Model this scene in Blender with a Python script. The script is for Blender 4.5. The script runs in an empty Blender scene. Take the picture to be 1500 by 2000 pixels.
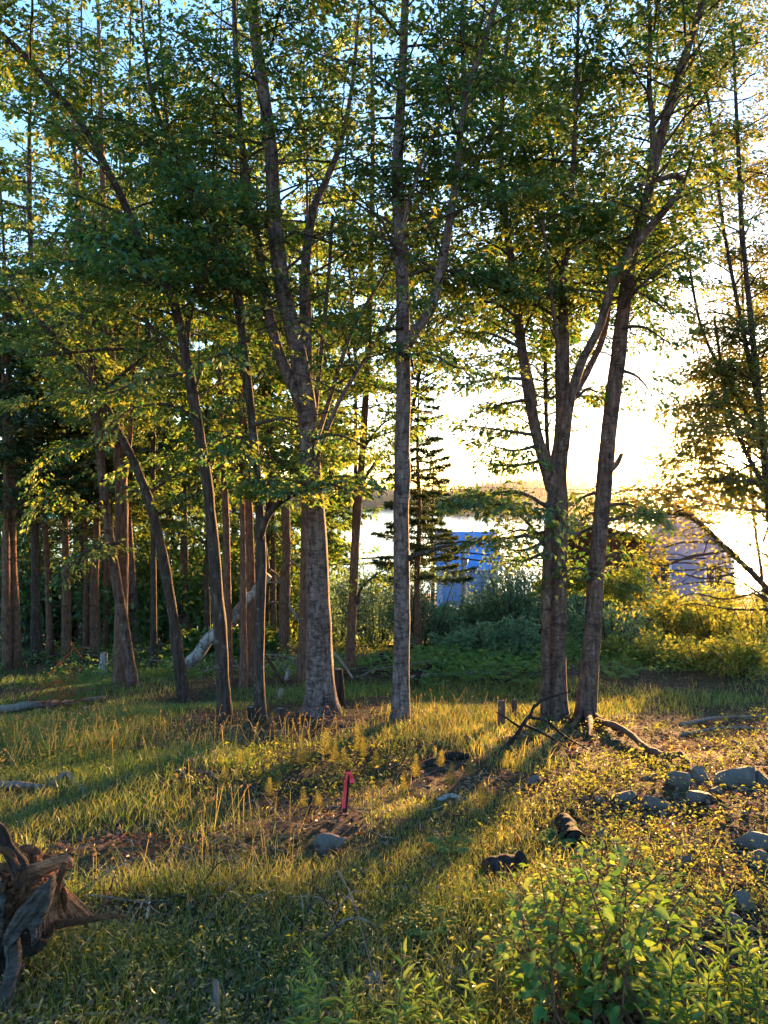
import bpy, bmesh, math
import numpy as np
from mathutils import Vector, Matrix

sc = bpy.context.scene
R = math.radians
F, CX, HY = 1503.0, 750.0, 972.0          # focal length in photo pixels, principal column, horizon row

# ------------------------------------------------------------------ camera
cam = bpy.data.cameras.new('camera')
cam.sensor_fit = 'VERTICAL'
cam.sensor_height = 36.0
cam.lens = 36.0 * F / 2000.0
cam.shift_y = -(1000.0 - HY) / 2000.0
cam.clip_start = 0.05
cam.clip_end = 6000.0
camo = bpy.data.objects.new('camera', cam)
camo.location = (0, 0, 0)
camo.rotation_euler = (R(90), 0, 0)
sc.collection.objects.link(camo)
sc.camera = camo

# ------------------------------------------------------------------ sky and sun
SUN_PX, SUN_PY = 1440.0, 893.0
sdir = np.array([(SUN_PX - CX) / F, 1.0, (HY - SUN_PY) / F])
sdir /= np.linalg.norm(sdir)
SUN_AZ = math.atan2(sdir[0], sdir[1])
SUN_EL = math.asin(sdir[2])
world = bpy.data.worlds.new('World')
sc.world = world
world.use_nodes = True
wn = world.node_tree
bg = wn.nodes['Background']
sky = wn.nodes.new('ShaderNodeTexSky')
sky.sky_type = 'NISHITA'
sky.sun_disc = False
sky.sun_elevation = SUN_EL
sky.sun_rotation = SUN_AZ
sky.air_density = 0.9
sky.dust_density = 0.4
sky.ozone_density = 2.6
tc = wn.nodes.new('ShaderNodeTexCoord')
dot = wn.nodes.new('ShaderNodeVectorMath'); dot.operation = 'DOT_PRODUCT'
dot.inputs[1].default_value = tuple(sdir)
wn.links.new(tc.outputs['Generated'], dot.inputs[0])
gt = wn.nodes.new('ShaderNodeMapRange')
gt.inputs[1].default_value = math.cos(R(0.95)); gt.inputs[2].default_value = math.cos(R(0.7))
wn.links.new(dot.outputs['Value'], gt.inputs[0])
disc = wn.nodes.new('ShaderNodeMix'); disc.data_type = 'RGBA'
disc.inputs[7].default_value = (260, 190, 95, 1)      # the sun itself, as seen
wn.links.new(gt.outputs[0], disc.inputs[0])
wn.links.new(sky.outputs[0], disc.inputs[6])
wn.links.new(disc.outputs[2], bg.inputs[0])
bg.inputs[1].default_value = 0.15

sun = bpy.data.lights.new('sun', 'SUN')
sun.energy = 5.0
sun.angle = R(3.0)
sun.color = (1.0, 0.54, 0.21)
suno = bpy.data.objects.new('sun', sun)
suno.rotation_euler = Vector(tuple(sdir)).to_track_quat('Z', 'Y').to_euler()
sc.collection.objects.link(suno)

sc.view_settings.view_transform = 'Standard'
sc.view_settings.look = 'None'
sc.view_settings.gamma = 1.0
sc.view_settings.use_curve_mapping = False
sc.view_settings.exposure = 3.4

sc.render.engine = 'CYCLES'
cy = sc.cycles
cy.max_bounces = 6; cy.diffuse_bounces = 4; cy.glossy_bounces = 2
cy.transmission_bounces = 4; cy.transparent_max_bounces = 6; cy.volume_bounces = 0
cy.caustics_reflective = False; cy.caustics_refractive = False
cy.sample_clamp_indirect = 4.0
cy.use_adaptive_sampling = True; cy.adaptive_threshold = 0.015
cy.use_denoising = True

# ------------------------------------------------------------------ numeric helpers
rng = np.random.default_rng(11)
U = rng.uniform


def nrm(a):
    return a / np.maximum(np.linalg.norm(a, axis=-1, keepdims=True), 1e-9)


class Wave:
    """smooth pseudo noise, -1..1"""
    def __init__(self, seed, n=14, dim=2):
        r = np.random.default_rng(seed)
        self.k = r.normal(size=(n, dim)); self.k /= np.linalg.norm(self.k, axis=1, keepdims=True)
        self.k *= r.uniform(0.55, 1.7, (n, 1))
        self.p = r.uniform(0, 6.283, n)
        self.n = n

    def __call__(self, *c):
        c = np.stack([np.asarray(q, float) for q in c], -1)
        return np.sin(c @ self.k.T + self.p).sum(-1) / math.sqrt(self.n) * 0.9


W1, W2, W3, W4, W5 = (Wave(s) for s in (1, 2, 3, 4, 5))
W3D = Wave(9, 18, 3)


def ground(x, y):
    x = np.asarray(x, float); y = np.asarray(y, float)
    z = np.interp(y, [-40, 0, 10, 22, 28, 45, 125, 170, 400], [-0.6, -1.65, -2.8, -4.18, -5.2, -10.6, -15.7, -18.5, -22])
    f = np.clip((70 - y) / 50, 0.15, 1)
    z = z + f * (0.07 * W1(x * 0.8, y * 0.8) + 0.035 * W2(x * 2.3, y * 2.3) + 0.014 * W3(x * 6, y * 6))
    z = z + 0.02 * np.clip(x, -6, 6) * np.clip(y / 10, 0, 1.5)
    return z


def proj(p):
    p = np.asarray(p)
    y = np.maximum(p[..., 1], 0.05)
    return CX + F * p[..., 0] / y, HY - F * p[..., 2] / y


def at(px, py, d):
    return np.array([(px - CX) / F * d, d, (HY - py) / F * d])


_ys = np.concatenate([np.arange(1.2, 30, 0.01), np.arange(30, 120, 0.1)])


def gp(px, py):
    """where the line of sight through a photo pixel meets the ground"""
    x = (px - CX) / F * _ys
    z = (HY - py) / F * _ys
    hit = np.nonzero(z <= ground(x, _ys))[0]
    d = _ys[hit[0]] if len(hit) else 60.0
    return at(px, py, d)


# ------------------------------------------------------------------ mesh helpers
class Geo:
    def __init__(self):
        self.v, self.q, self.t, self.a, self.n = [], [], [], [], 0

    def add(self, v, quads=None, tris=None, rnd=0.5):
        v = np.asarray(v, float).reshape(-1, 3)
        if quads is not None and len(quads): self.q.append(np.asarray(quads, np.int64) + self.n)
        if tris is not None and len(tris): self.t.append(np.asarray(tris, np.int64) + self.n)
        self.v.append(v)
        self.a.append(np.broadcast_to(np.asarray(rnd, float), (len(v),)))
        self.n += len(v)

    def mesh(self, name, origin=(0, 0, 0), smooth=True):
        v = np.concatenate(self.v) - np.asarray(origin, float)
        idx, tot = [], []
        if self.q:
            q = np.concatenate(self.q); idx.append(q.ravel()); tot.append(np.full(len(q), 4))
        if self.t:
            t = np.concatenate(self.t); idx.append(t.ravel()); tot.append(np.full(len(t), 3))
        idx = np.concatenate(idx).astype(np.int32); tot = np.concatenate(tot).astype(np.int32)
        me = bpy.data.meshes.new(name)
        me.vertices.add(len(v)); me.vertices.foreach_set('co', v.astype(np.float32).ravel())
        me.loops.add(len(idx)); me.loops.foreach_set('vertex_index', idx)
        me.polygons.add(len(tot))
        st = np.concatenate([[0], np.cumsum(tot)[:-1]]).astype(np.int32)
        me.polygons.foreach_set('loop_start', st)
        me.polygons.foreach_set('use_smooth', np.full(len(tot), smooth))
        at_ = me.attributes.new('rnd', 'FLOAT', 'POINT')
        at_.data.foreach_set('value', np.concatenate(self.a).astype(np.float32))
        me.update(calc_edges=True)
        return me

    def build(self, name, mat, parent=None, smooth=True, label=None, kind=None):
        o0 = Vector((0, 0, 0)) if parent is None else WORLD_LOC[parent.name]
        o = bpy.data.objects.new(name, self.mesh(name, o0, smooth))
        sc.collection.objects.link(o)
        if mat is not None: o.data.materials.append(mat)
        if parent is not None:
            o.parent = parent
            WORLD_LOC[o.name] = o0
        else:
            WORLD_LOC[o.name] = Vector((0, 0, 0))
        if label: o['label'] = label
        if kind: o['kind'] = kind
        return o


WORLD_LOC = {}


def thing(name, label, cat, loc, group=None):
    o = bpy.data.objects.new(name, None)
    o.empty_display_size = 0.1
    o.location = tuple(loc)
    sc.collection.objects.link(o)
    o['label'] = label; o['category'] = cat
    if group: o['group'] = group
    WORLD_LOC[o.name] = Vector(tuple(loc))
    return o


def single(geo, name, mat, label, cat, loc, group=None, smooth=True):
    """a thing that is one mesh"""
    o = bpy.data.objects.new(name, geo.mesh(name, loc, smooth))
    o.location = tuple(loc)
    sc.collection.objects.link(o)
    o.data.materials.append(mat)
    o['label'] = label; o['category'] = cat
    if group: o['group'] = group
    WORLD_LOC[o.name] = Vector(tuple(loc))
    return o


def catmull(P, n):
    P = np.asarray(P, float)
    if len(P) == 2:
        t = np.linspace(0, 1, n)[:, None]
        return P[0] * (1 - t) + P[1] * t
    Q = np.vstack([2 * P[0] - P[1], P, 2 * P[-1] - P[-2]])
    s = np.linspace(0, len(P) - 1 - 1e-6, n)
    i = s.astype(int); t = (s - i)[:, None]
    a, b, c, d = Q[i], Q[i + 1], Q[i + 2], Q[i + 3]
    return 0.5 * (2 * b + (c - a) * t + (2 * a - 5 * b + 4 * c - d) * t ** 2 + (3 * b - a - 3 * c + d) * t ** 3)


def frames(P):
    T = nrm(np.gradient(P, axis=0))
    ref = np.array([0.35, 1.0, 0.12]); ref = ref / np.linalg.norm(ref)
    A = ref - (T @ ref)[:, None] * T
    bad = np.linalg.norm(A, axis=1) < 0.25
    A[bad] = np.array([1.0, 0, 0.2]) - (T[bad] @ np.array([1.0, 0, 0.2]))[:, None] * T[bad]
    A = nrm(A)
    return T, A, np.cross(T, A)


def tube(geo, P, rad, sides=8, rough=0.0, cap=True, rnd=0.5, seed=0.0, fine=0.0):
    P = np.asarray(P, float); n = len(P)
    T, A, B = frames(P)
    th = np.arange(sides) * 2 * math.pi / sides
    rad = np.broadcast_to(np.asarray(rad, float), (n,))
    rr = np.repeat(rad[:, None], sides, 1)
    ring = np.cos(th)[None, :, None] * A[:, None] + np.sin(th)[None, :, None] * B[:, None]
    if rough:
        q = P[:, None] + ring * rad[:, None, None]
        w = W3D(q[..., 0] * 9 + seed, q[..., 1] * 9, q[..., 2] * 3.0)
        w2 = W3D(q[..., 0] * 45 + seed, q[..., 1] * 45, q[..., 2] * 11)
        rr = rr * (1 + rough * w + (fine or rough * 0.6) * w2)
    v = P[:, None] + ring * rr[..., None]
    i = np.arange(n - 1)[:, None] * sides; j = np.arange(sides)[None]
    k = (j + 1) % sides
    quads = np.stack([i + j, i + k, i + sides + k, i + sides + j], -1).reshape(-1, 4)
    tris = None
    v = v.reshape(-1, 3)
    if cap:
        v = np.vstack([v, P[0:1], P[-1:]])
        c0, c1 = n * sides, n * sides + 1
        jj = np.arange(sides); kk = (jj + 1) % sides
        tris = np.vstack([np.stack([np.full(sides, c0), kk, jj], -1),
                          np.stack([np.full(sides, c1), (n - 1) * sides + jj, (n - 1) * sides + kk], -1)])
    geo.add(v, quads, tris, rnd)


def leaf_verts(pos, axis, normal, size, width=0.55, fold=0.18, six=True):
    """ovate leaves; each a folded blade with its own tip"""
    axis = nrm(axis)
    side = nrm(np.cross(normal, axis))
    up = np.cross(axis, side)
    s = size[:, None]
    w = s * width * 0.5
    base = pos
    tip = pos + axis * s - up * s * 0.10
    f = up * s * fold
    if six:
        l1 = pos + axis * s * 0.28 + side * w * 0.92 + f * 0.8
        l2 = pos + axis * s * 0.62 + side * w * 0.78 + f * 0.6
        r1 = pos + axis * s * 0.28 - side * w * 0.92 + f * 0.8
        r2 = pos + axis * s * 0.62 - side * w * 0.78 + f * 0.6
        return np.stack([base, l1, l2, tip, r2, r1], 1)
    l = pos + axis * s * 0.42 + side * w + f
    r = pos + axis * s * 0.42 - side * w + f
    return np.stack([base, l, tip, r], 1)


def add_leaves(geo, pos, axis, normal, size, width=0.55, fold=0.18, six=True, rnd=None):
    n = len(pos)
    if n == 0: return
    v = leaf_verts(pos, axis, normal, size, width, fold, six)
    if rnd is None: rnd = rng.uniform(0, 1, n)
    if six:
        b = np.arange(n)[:, None] * 6
        q = np.vstack([b + np.array([[0, 3, 2, 1]]), b + np.array([[0, 5, 4, 3]])])
        geo.add(v.reshape(-1, 3), quads=q, rnd=np.repeat(rnd, 6))
    else:
        b = np.arange(n)[:, None] * 4
        t = np.vstack([b + np.array([[0, 2, 1]]), b + np.array([[0, 3, 2]])])
        geo.add(v.reshape(-1, 3), tris=t, rnd=np.repeat(rnd, 4))


def box(geo, c, s, rot=0.0, tilt=None, rnd=0.5):
    c = np.asarray(c, float); s = np.asarray(s, float) / 2
    k = np.array([[x, y, z] for x in (-1, 1) for y in (-1, 1) for z in (-1, 1)], float) * s
    cr, sr = math.cos(rot), math.sin(rot)
    k = k @ np.array([[cr, sr, 0], [-sr, cr, 0], [0, 0, 1]])
    geo.add(k + c, quads=[[0, 1, 3, 2], [4, 6, 7, 5], [0, 4, 5, 1], [2, 3, 7, 6], [0, 2, 6, 4], [1, 5, 7, 3]], rnd=rnd)


# ------------------------------------------------------------------ materials
class NT:
    def __init__(self, name):
        self.m = bpy.data.materials.new(name); self.m.use_nodes = True
        self.t = self.m.node_tree; self.t.nodes.clear()
        self.out = self.t.nodes.new('ShaderNodeOutputMaterial')

    def n(self, kind, ins=None, **props):
        nd = self.t.nodes.new('ShaderNode' + kind)
        for k, v in props.items(): setattr(nd, k, v)
        for k, v in (ins or {}).items():
            s = nd.inputs[k]
            if isinstance(v, bpy.types.NodeSocket): self.t.links.new(v, s)
            else: s.default_value = v
        return nd

    def ramp(self, fac, stops):
        nd = self.n('ValToRGB', {0: fac})
        cr = nd.color_ramp
        while len(cr.elements) < len(stops): cr.elements.new(0.5)
        for e, (p, c) in zip(cr.elements, stops):
            e.position = p; e.color = (*c, 1)
        return nd.outputs[0]

    def mix(self, fac, a, b, bt='MIX'):
        nd = self.n('Mix', {0: fac}, data_type='RGBA', blend_type=bt)
        for s, v in ((6, a), (7, b)):
            if isinstance(v, bpy.types.NodeSocket): self.t.links.new(v, nd.inputs[s])
            else: nd.inputs[s].default_value = (*v, 1)
        return nd.outputs[2]

    def coords(self, scale=(1, 1, 1)):
        return self.n('Mapping', {0: self.n('TexCoord').outputs['Object'], 3: scale}).outputs[0]

    def noise(self, vec, scale, detail=4.0, rough=0.55):
        return self.n('TexNoise', {'Vector': vec, 'Scale': scale, 'Detail': detail, 'Roughness': rough}).outputs[0]

    def bump(self, h, strength, dist=0.02):
        return self.n('Bump', {'Strength': strength, 'Distance': dist, 'Height': h}).outputs[0]

    def surf(self, sh):
        self.t.links.new(sh, self.out.inputs[0]); return self.m

    def principled(self, col, rough=0.85, normal=None, spec=0.3):
        ins = {'Roughness': rough, 'Specular IOR Level': spec}
        nd = self.n('BsdfPrincipled', ins)
        if isinstance(col, bpy.types.NodeSocket): self.t.links.new(col, nd.inputs['Base Color'])
        else: nd.inputs['Base Color'].default_value = (*col, 1)
        if normal is not None: self.t.links.new(normal, nd.inputs['Normal'])
        return self.surf(nd.outputs[0])


def leaf_mat(name, dark, light, trans_dark, trans_light, tr=0.5, gloss=0.03, rough=0.4):
    m = NT(name)
    a = m.n('Attribute', attribute_name='rnd').outputs['Fac']
    big = m.noise(m.n('TexCoord').outputs['Object'], 0.9, 2.0)
    f = m.n('Math', {0: a, 1: m.n('Math', {0: big, 1: 0.9}, operation='MULTIPLY').outputs[0]}, operation='ADD')
    f = m.n('Math', {0: f.outputs[0], 1: 0.45}, operation='SUBTRACT', use_clamp=True).outputs[0]
    col = m.mix(f, dark, light)
    tcol = m.mix(f, trans_dark, trans_light)
    d = m.n('BsdfDiffuse', {0: col}).outputs[0]
    t = m.n('BsdfTranslucent', {0: tcol}).outputs[0]
    s = m.n('MixShader', {0: tr, 1: d, 2: t}).outputs[0]
    if gloss:
        g = m.n('BsdfGlossy', {0: (0.9, 0.95, 1.0, 1), 1: rough}).outputs[0]
        s = m.n('MixShader', {0: gloss, 1: s, 2: g}).outputs[0]
    return m.surf(s)


def bark_mat(name, base, dark, light, lent=0.0, lich=0.0, vert=1.0, bump=0.8):
    m = NT(name)
    c = m.n('TexCoord').outputs['Object']
    ridg = m.noise(m.coords((26, 26, 5 * vert)), 1.0, 6.0, 0.65)
    col = m.ramp(ridg, [(0.3, dark), (0.52, base), (0.72, light)])
    patch = m.noise(c, 3.0, 3.0)
    col = m.mix(m.ramp(patch, [(0.45, (0, 0, 0)), (0.7, (0.55, 0.55, 0.55))]), col, tuple(q * 0.55 for q in base))
    h = ridg
    if lent:
        ln = m.noise(m.coords((10, 10, 46)), 1.0, 5.0, 0.7)
        lf = m.ramp(ln, [(0.54, (0, 0, 0)), (0.62, (lent, lent, lent))])
        col = m.mix(lf, col, tuple(q * 0.8 for q in dark))
        big = m.noise(m.coords((6, 6, 5)), 1.0, 7.0, 0.75)
        bf = m.ramp(big, [(0.52, (0, 0, 0)), (0.6, (.75, .75, .75))])
        col = m.mix(bf, col, dark)
        h = m.n('Math', {0: ridg, 1: lf}, operation='SUBTRACT').outputs[0]
    if lich:
        lc = m.noise(c, 14.0, 5.0, 0.7)
        col = m.mix(m.ramp(lc, [(0.58, (0, 0, 0)), (0.68, (lich, lich, lich))]), col, (0.30, 0.31, 0.28))
    return m.principled(col, 0.9, m.bump(h, bump, 0.03), 0.15)


M = {}
M['leaf'] = leaf_mat('leaf_birch', (0.022, 0.095, 0.045), (0.05, 0.15, 0.055), (0.045, 0.17, 0.024), (0.34, 0.33, 0.03), 0.46)
M['leaf_back'] = leaf_mat('leaf_back', (0.028, 0.10, 0.045), (0.06, 0.155, 0.055), (0.055, 0.18, 0.024), (0.32, 0.34, 0.035), 0.47)
M['leaf_willow'] = leaf_mat('leaf_willow', (0.075, 0.17, 0.10), (0.13, 0.23, 0.14), (0.14, 0.25, 0.10), (0.28, 0.36, 0.14), 0.42)
M['leaf_gold'] = leaf_mat('leaf_shrub', (0.04, 0.09, 0.02), (0.09, 0.15, 0.03), (0.18, 0.25, 0.02), (0.46, 0.40, 0.035), 0.5)
M['leaf_edge'] = leaf_mat('leaf_edge', (0.035, 0.085, 0.025), (0.07, 0.13, 0.03), (0.15, 0.19, 0.015), (0.42, 0.32, 0.02), 0.45)  # orange glow near the low sun put into the leaf colour
M['leaf_bush'] = leaf_mat('leaf_bush', (0.05, 0.145, 0.045), (0.10, 0.21, 0.06), (0.13, 0.28, 0.02), (0.38, 0.42, 0.03), 0.44, 0.015, 0.45)
M['needle'] = leaf_mat('needle', (0.018, 0.045, 0.02), (0.035, 0.07, 0.028), (0.03, 0.06, 0.01), (0.10, 0.11, 0.02), 0.3, 0.03)
M['needle_dead'] = leaf_mat('needle_dead', (0.14, 0.05, 0.02), (0.26, 0.10, 0.04), (0.2, 0.07, 0.02), (0.34, 0.14, 0.04), 0.35, 0.0)
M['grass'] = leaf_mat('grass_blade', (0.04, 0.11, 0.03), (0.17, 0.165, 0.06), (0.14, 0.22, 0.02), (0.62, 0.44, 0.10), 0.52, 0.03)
M['seed'] = leaf_mat('seed_head', (0.30, 0.20, 0.09), (0.42, 0.30, 0.14), (0.5, 0.32, 0.12), (0.6, 0.42, 0.18), 0.55, 0.0)
M['fern'] = leaf_mat('fern_frond', (0.06, 0.16, 0.05), (0.11, 0.24, 0.08), (0.16, 0.30, 0.04), (0.35, 0.42, 0.06), 0.45, 0.02)
M['herb'] = leaf_mat('herb_leaf', (0.03, 0.09, 0.035), (0.08, 0.15, 0.05), (0.12, 0.2, 0.015), (0.4, 0.38, 0.04), 0.5, 0.05)
M['litter'] = leaf_mat('dry_leaf', (0.10, 0.05, 0.03), (0.26, 0.16, 0.09), (0.12, 0.05, 0.02), (0.3, 0.16, 0.07), 0.25, 0.03)
M['birch'] = bark_mat('birch_bark', (0.18, 0.12, 0.105), (0.035, 0.023, 0.02), (0.29, 0.21, 0.19), 0.32, 0.3, 1.0, 1.0)
M['pale_birch'] = bark_mat('pale_birch_bark', (0.34, 0.30, 0.28), (0.04, 0.03, 0.03), (0.48, 0.44, 0.42), 0.8, 0.0, 1.0, 0.5)
M['brown_birch'] = bark_mat('brown_birch_bark', (0.14, 0.08, 0.06), (0.03, 0.017, 0.013), (0.23, 0.14, 0.11), 0.22, 0.35, 1.0, 1.0)
M['dark_bark'] = bark_mat('dark_bark', (0.06, 0.038, 0.03), (0.016, 0.010, 0.008), (0.12, 0.085, 0.07), 0.0, 0.35, 1.0, 1.0)
M['red_bark'] = bark_mat('red_bark', (0.15, 0.075, 0.05), (0.04, 0.02, 0.014), (0.24, 0.14, 0.10), 0.0, 0.3, 1.6, 1.0)
M['dead_wood'] = bark_mat('dead_wood', (0.22, 0.17, 0.14), (0.07, 0.05, 0.04), (0.36, 0.30, 0.26), 0.0, 0.0, 0.35, 0.8)
M['char'] = bark_mat('charred_wood', (0.028, 0.02, 0.017), (0.01, 0.008, 0.007), (0.07, 0.055, 0.05), 0.0, 0.0, 0.5, 1.0)
M['twig'] = bark_mat('twig_bark', (0.07, 0.05, 0.04), (0.03, 0.02, 0.016), (0.12, 0.09, 0.075), 0, 0, 1, 0.3)


def m_soil():
    m = NT('soil')
    c = m.n('TexCoord').outputs['Object']
    a = m.noise(c, 7.0, 8.0, 0.7)
    b = m.noise(c, 42.0, 6.0, 0.7)
    col = m.ramp(a, [(0.3, (0.03, 0.019, 0.014)), (0.5, (0.065, 0.042, 0.03)), (0.7, (0.12, 0.08, 0.055))])
    col = m.mix(m.ramp(b, [(0.5, (0, 0, 0)), (0.66, (0.7, 0.7, 0.7))]), col, (0.15, 0.095, 0.065))
    g = m.noise(c, 1.1, 4.0, 0.6)
    col = m.mix(m.ramp(g, [(0.46, (0, 0, 0)), (0.62, (0.65, 0.65, 0.65))]), col, (0.035, 0.055, 0.018))
    h = m.n('Math', {0: a, 1: b}, operation='ADD').outputs[0]
    return m.principled(col, 0.95, m.bump(h, 0.9, 0.05), 0.1)


def m_rock():
    m = NT('rock')
    c = m.n('TexCoord').outputs['Object']
    a = m.noise(c, 9.0, 8.0, 0.7)
    b = m.noise(c, 60.0, 4.0, 0.6)
    r = m.n('ObjectInfo').outputs['Random']
    col = m.ramp(a, [(0.3, (0.075, 0.06, 0.05)), (0.55, (0.17, 0.145, 0.125)), (0.75, (0.27, 0.235, 0.205))])
    col = m.mix(m.ramp(b, [(0.55, (0, 0, 0)), (0.7, (0.5, 0.5, 0.5))]), col, (0.09, 0.08, 0.08))
    st = m.noise(c, 3.5, 5.0, 0.65)
    col = m.mix(m.ramp(st, [(0.45, (0, 0, 0)), (0.62, (.8, .8, .8))]), col, (0.085, 0.06, 0.04))
    col = m.mix(r, col, (0.75, 0.68, 0.66), 'MULTIPLY')
    return m.principled(col, 0.85, m.bump(a, 0.6, 0.03), 0.25)


def m_plain(name, col, rough=0.8, var=0.15, scale=8.0, bump=0.2, spec=0.3):
    m = NT(name)
    c = m.n('TexCoord').outputs['Object']
    a = m.noise(c, scale, 6.0, 0.6)
    cc = m.ramp(a, [(0.3, tuple(q * (1 - var) for q in col)), (0.7, tuple(min(1, q * (1 + var)) for q in col))])
    return m.principled(cc, rough, m.bump(a, bump, 0.02), spec)


def m_water():
    m = NT('lake_water')
    c = m.n('Mapping', {0: m.n('TexCoord').outputs['Object'], 3: (0.5, 0.9, 1)}).outputs[0]
    a = m.noise(c, 1.0, 5.0, 0.6)
    nd = m.n('BsdfPrincipled', {'Base Color': (0.03, 0.05, 0.07, 1), 'Roughness': 0.12, 'IOR': 1.33, 'Specular IOR Level': 0.5,
                                'Normal': m.bump(a, 0.25, 0.3)})
    return m.surf(nd.outputs[0])


def m_rot():
    m = NT('rotten_wood')
    c = m.n('TexCoord').outputs['Object']
    a = m.noise(c, 16.0, 8.0, 0.75)
    col = m.ramp(a, [(0.3, (0.03, 0.014, 0.009)), (0.5, (0.13, 0.06, 0.032)), (0.7, (0.27, 0.13, 0.07))])
    return m.principled(col, 0.95, m.bump(a, 1.0, 0.05), 0.1)


def m_split():
    m = NT('split_wood')
    c = m.coords((7, 7, 34))
    a = m.noise(c, 1.0, 6.0, 0.7)
    col = m.ramp(a, [(0.3, (0.08, 0.03, 0.018)), (0.52, (0.30, 0.13, 0.065)), (0.72, (0.46, 0.23, 0.12))])
    return m.principled(col, 0.85, m.bump(a, 1.0, 0.03), 0.15)


def m_weather():
    m = NT('weathered_wood')
    a = m.noise(m.coords((9, 9, 40)), 1.0, 7.0, 0.7)
    b = m.noise(m.n('TexCoord').outputs['Object'], 5.0, 4.0)
    col = m.ramp(a, [(0.3, (0.022, 0.018, 0.016)), (0.5, (0.095, 0.08, 0.07)), (0.75, (0.21, 0.185, 0.165))])
    col = m.mix(m.ramp(b, [(0.5, (0, 0, 0)), (0.7, (0.5, 0.5, 0.5))]), col, (0.10, 0.08, 0.07))
    return m.principled(col, 0.9, m.bump(a, 1.0, 0.06), 0.1)


M['soil'] = m_soil(); M['rock'] = m_rock(); M['water'] = m_water()
M['rot'] = m_rot(); M['split'] = m_split(); M['weather'] = m_weather()
M['far_wood'] = m_plain('far_wood', (0.035, 0.055, 0.04), 0.95, 0.4, 0.05, 0.0, 0.05)
M['far_grass'] = m_plain('far_grass', (0.07, 0.11, 0.05), 0.95, 0.3, 0.02, 0.0, 0.05)
M['blue'] = m_plain('blue_siding', (0.10, 0.22, 0.45), 0.6, 0.1, 2.0, 0.05)
M['blue_roof'] = m_plain('blue_roof', (0.07, 0.24, 0.58), 0.5, 0.08, 1.0, 0.0)
M['lilac'] = m_plain('lilac_siding', (0.22, 0.24, 0.40), 0.7, 0.1, 2.0, 0.05)
M['white'] = m_plain('white_trim', (0.72, 0.72, 0.74), 0.6, 0.06, 4.0, 0.0)
M['shingle'] = m_plain('grey_shingles', (0.13, 0.12, 0.13), 0.9, 0.3, 6.0, 0.2)
M['brown'] = m_plain('brown_boards', (0.07, 0.03, 0.017), 0.95, 0.35, 5.0, 0.3, 0.03)
M['pane'] = m_plain('window_glass', (0.03, 0.04, 0.06), 0.08, 0.1, 1.0, 0.0, 0.6)
M['pole'] = m_plain('pole_wood', (0.36, 0.36, 0.39), 0.85, 0.2, 20.0, 0.3)
M['cable'] = m_plain('cable_black', (0.02, 0.02, 0.022), 0.6, 0.1, 5.0, 0.0)
M['ribbon'] = m_plain('pink_ribbon', (0.9, 0.06, 0.07), 0.5, 0.08, 30.0, 0.1)
M['metal'] = m_plain('grey_metal', (0.35, 0.36, 0.38), 0.4, 0.1, 5.0, 0.0)


def structure(o):
    o['kind'] = 'structure'
    return o


# ------------------------------------------------------------------ ground, lake, far shore
def build_ground():
    g = Geo()
    ya = np.concatenate([np.linspace(-40, -1, 14), np.linspace(-0.5, 2, 10), np.linspace(2.1, 16, 150), np.linspace(16.3, 45, 50), np.linspace(46, 170, 30)])
    u = np.linspace(-1, 1, 181)
    X = np.sign(u)[None, :] * (np.abs(u)[None, :] ** 1.6) * (14 + np.maximum(ya, 0)[:, None] * 3.0)
    Y = np.repeat(ya[:, None], len(u), 1)
    Z = ground(X, Y)
    Z += np.where((Y > 2) & (Y < 20), 0.012 * W4(X * 17, Y * 17) + 0.008 * W5(X * 37, Y * 37), 0)
    n, k = X.shape
    i = np.arange(n - 1)[:, None] * k + np.arange(k - 1)[None]
    q = np.stack([i, i + 1, i + k + 1, i + k], -1).reshape(-1, 4)
    g.add(np.stack([X, Y, Z], -1), quads=q)
    structure(g.build('ground', M['soil']))


build_ground()
LAKE_Z = -15.4
g = Geo()
g.add([[-1500, 105, LAKE_Z], [1500, 105, LAKE_Z], [1500, 1450, LAKE_Z], [-1500, 1450, LAKE_Z]], quads=[[0, 1, 2, 3]])
structure(g.build('lake', M['water']))


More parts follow.
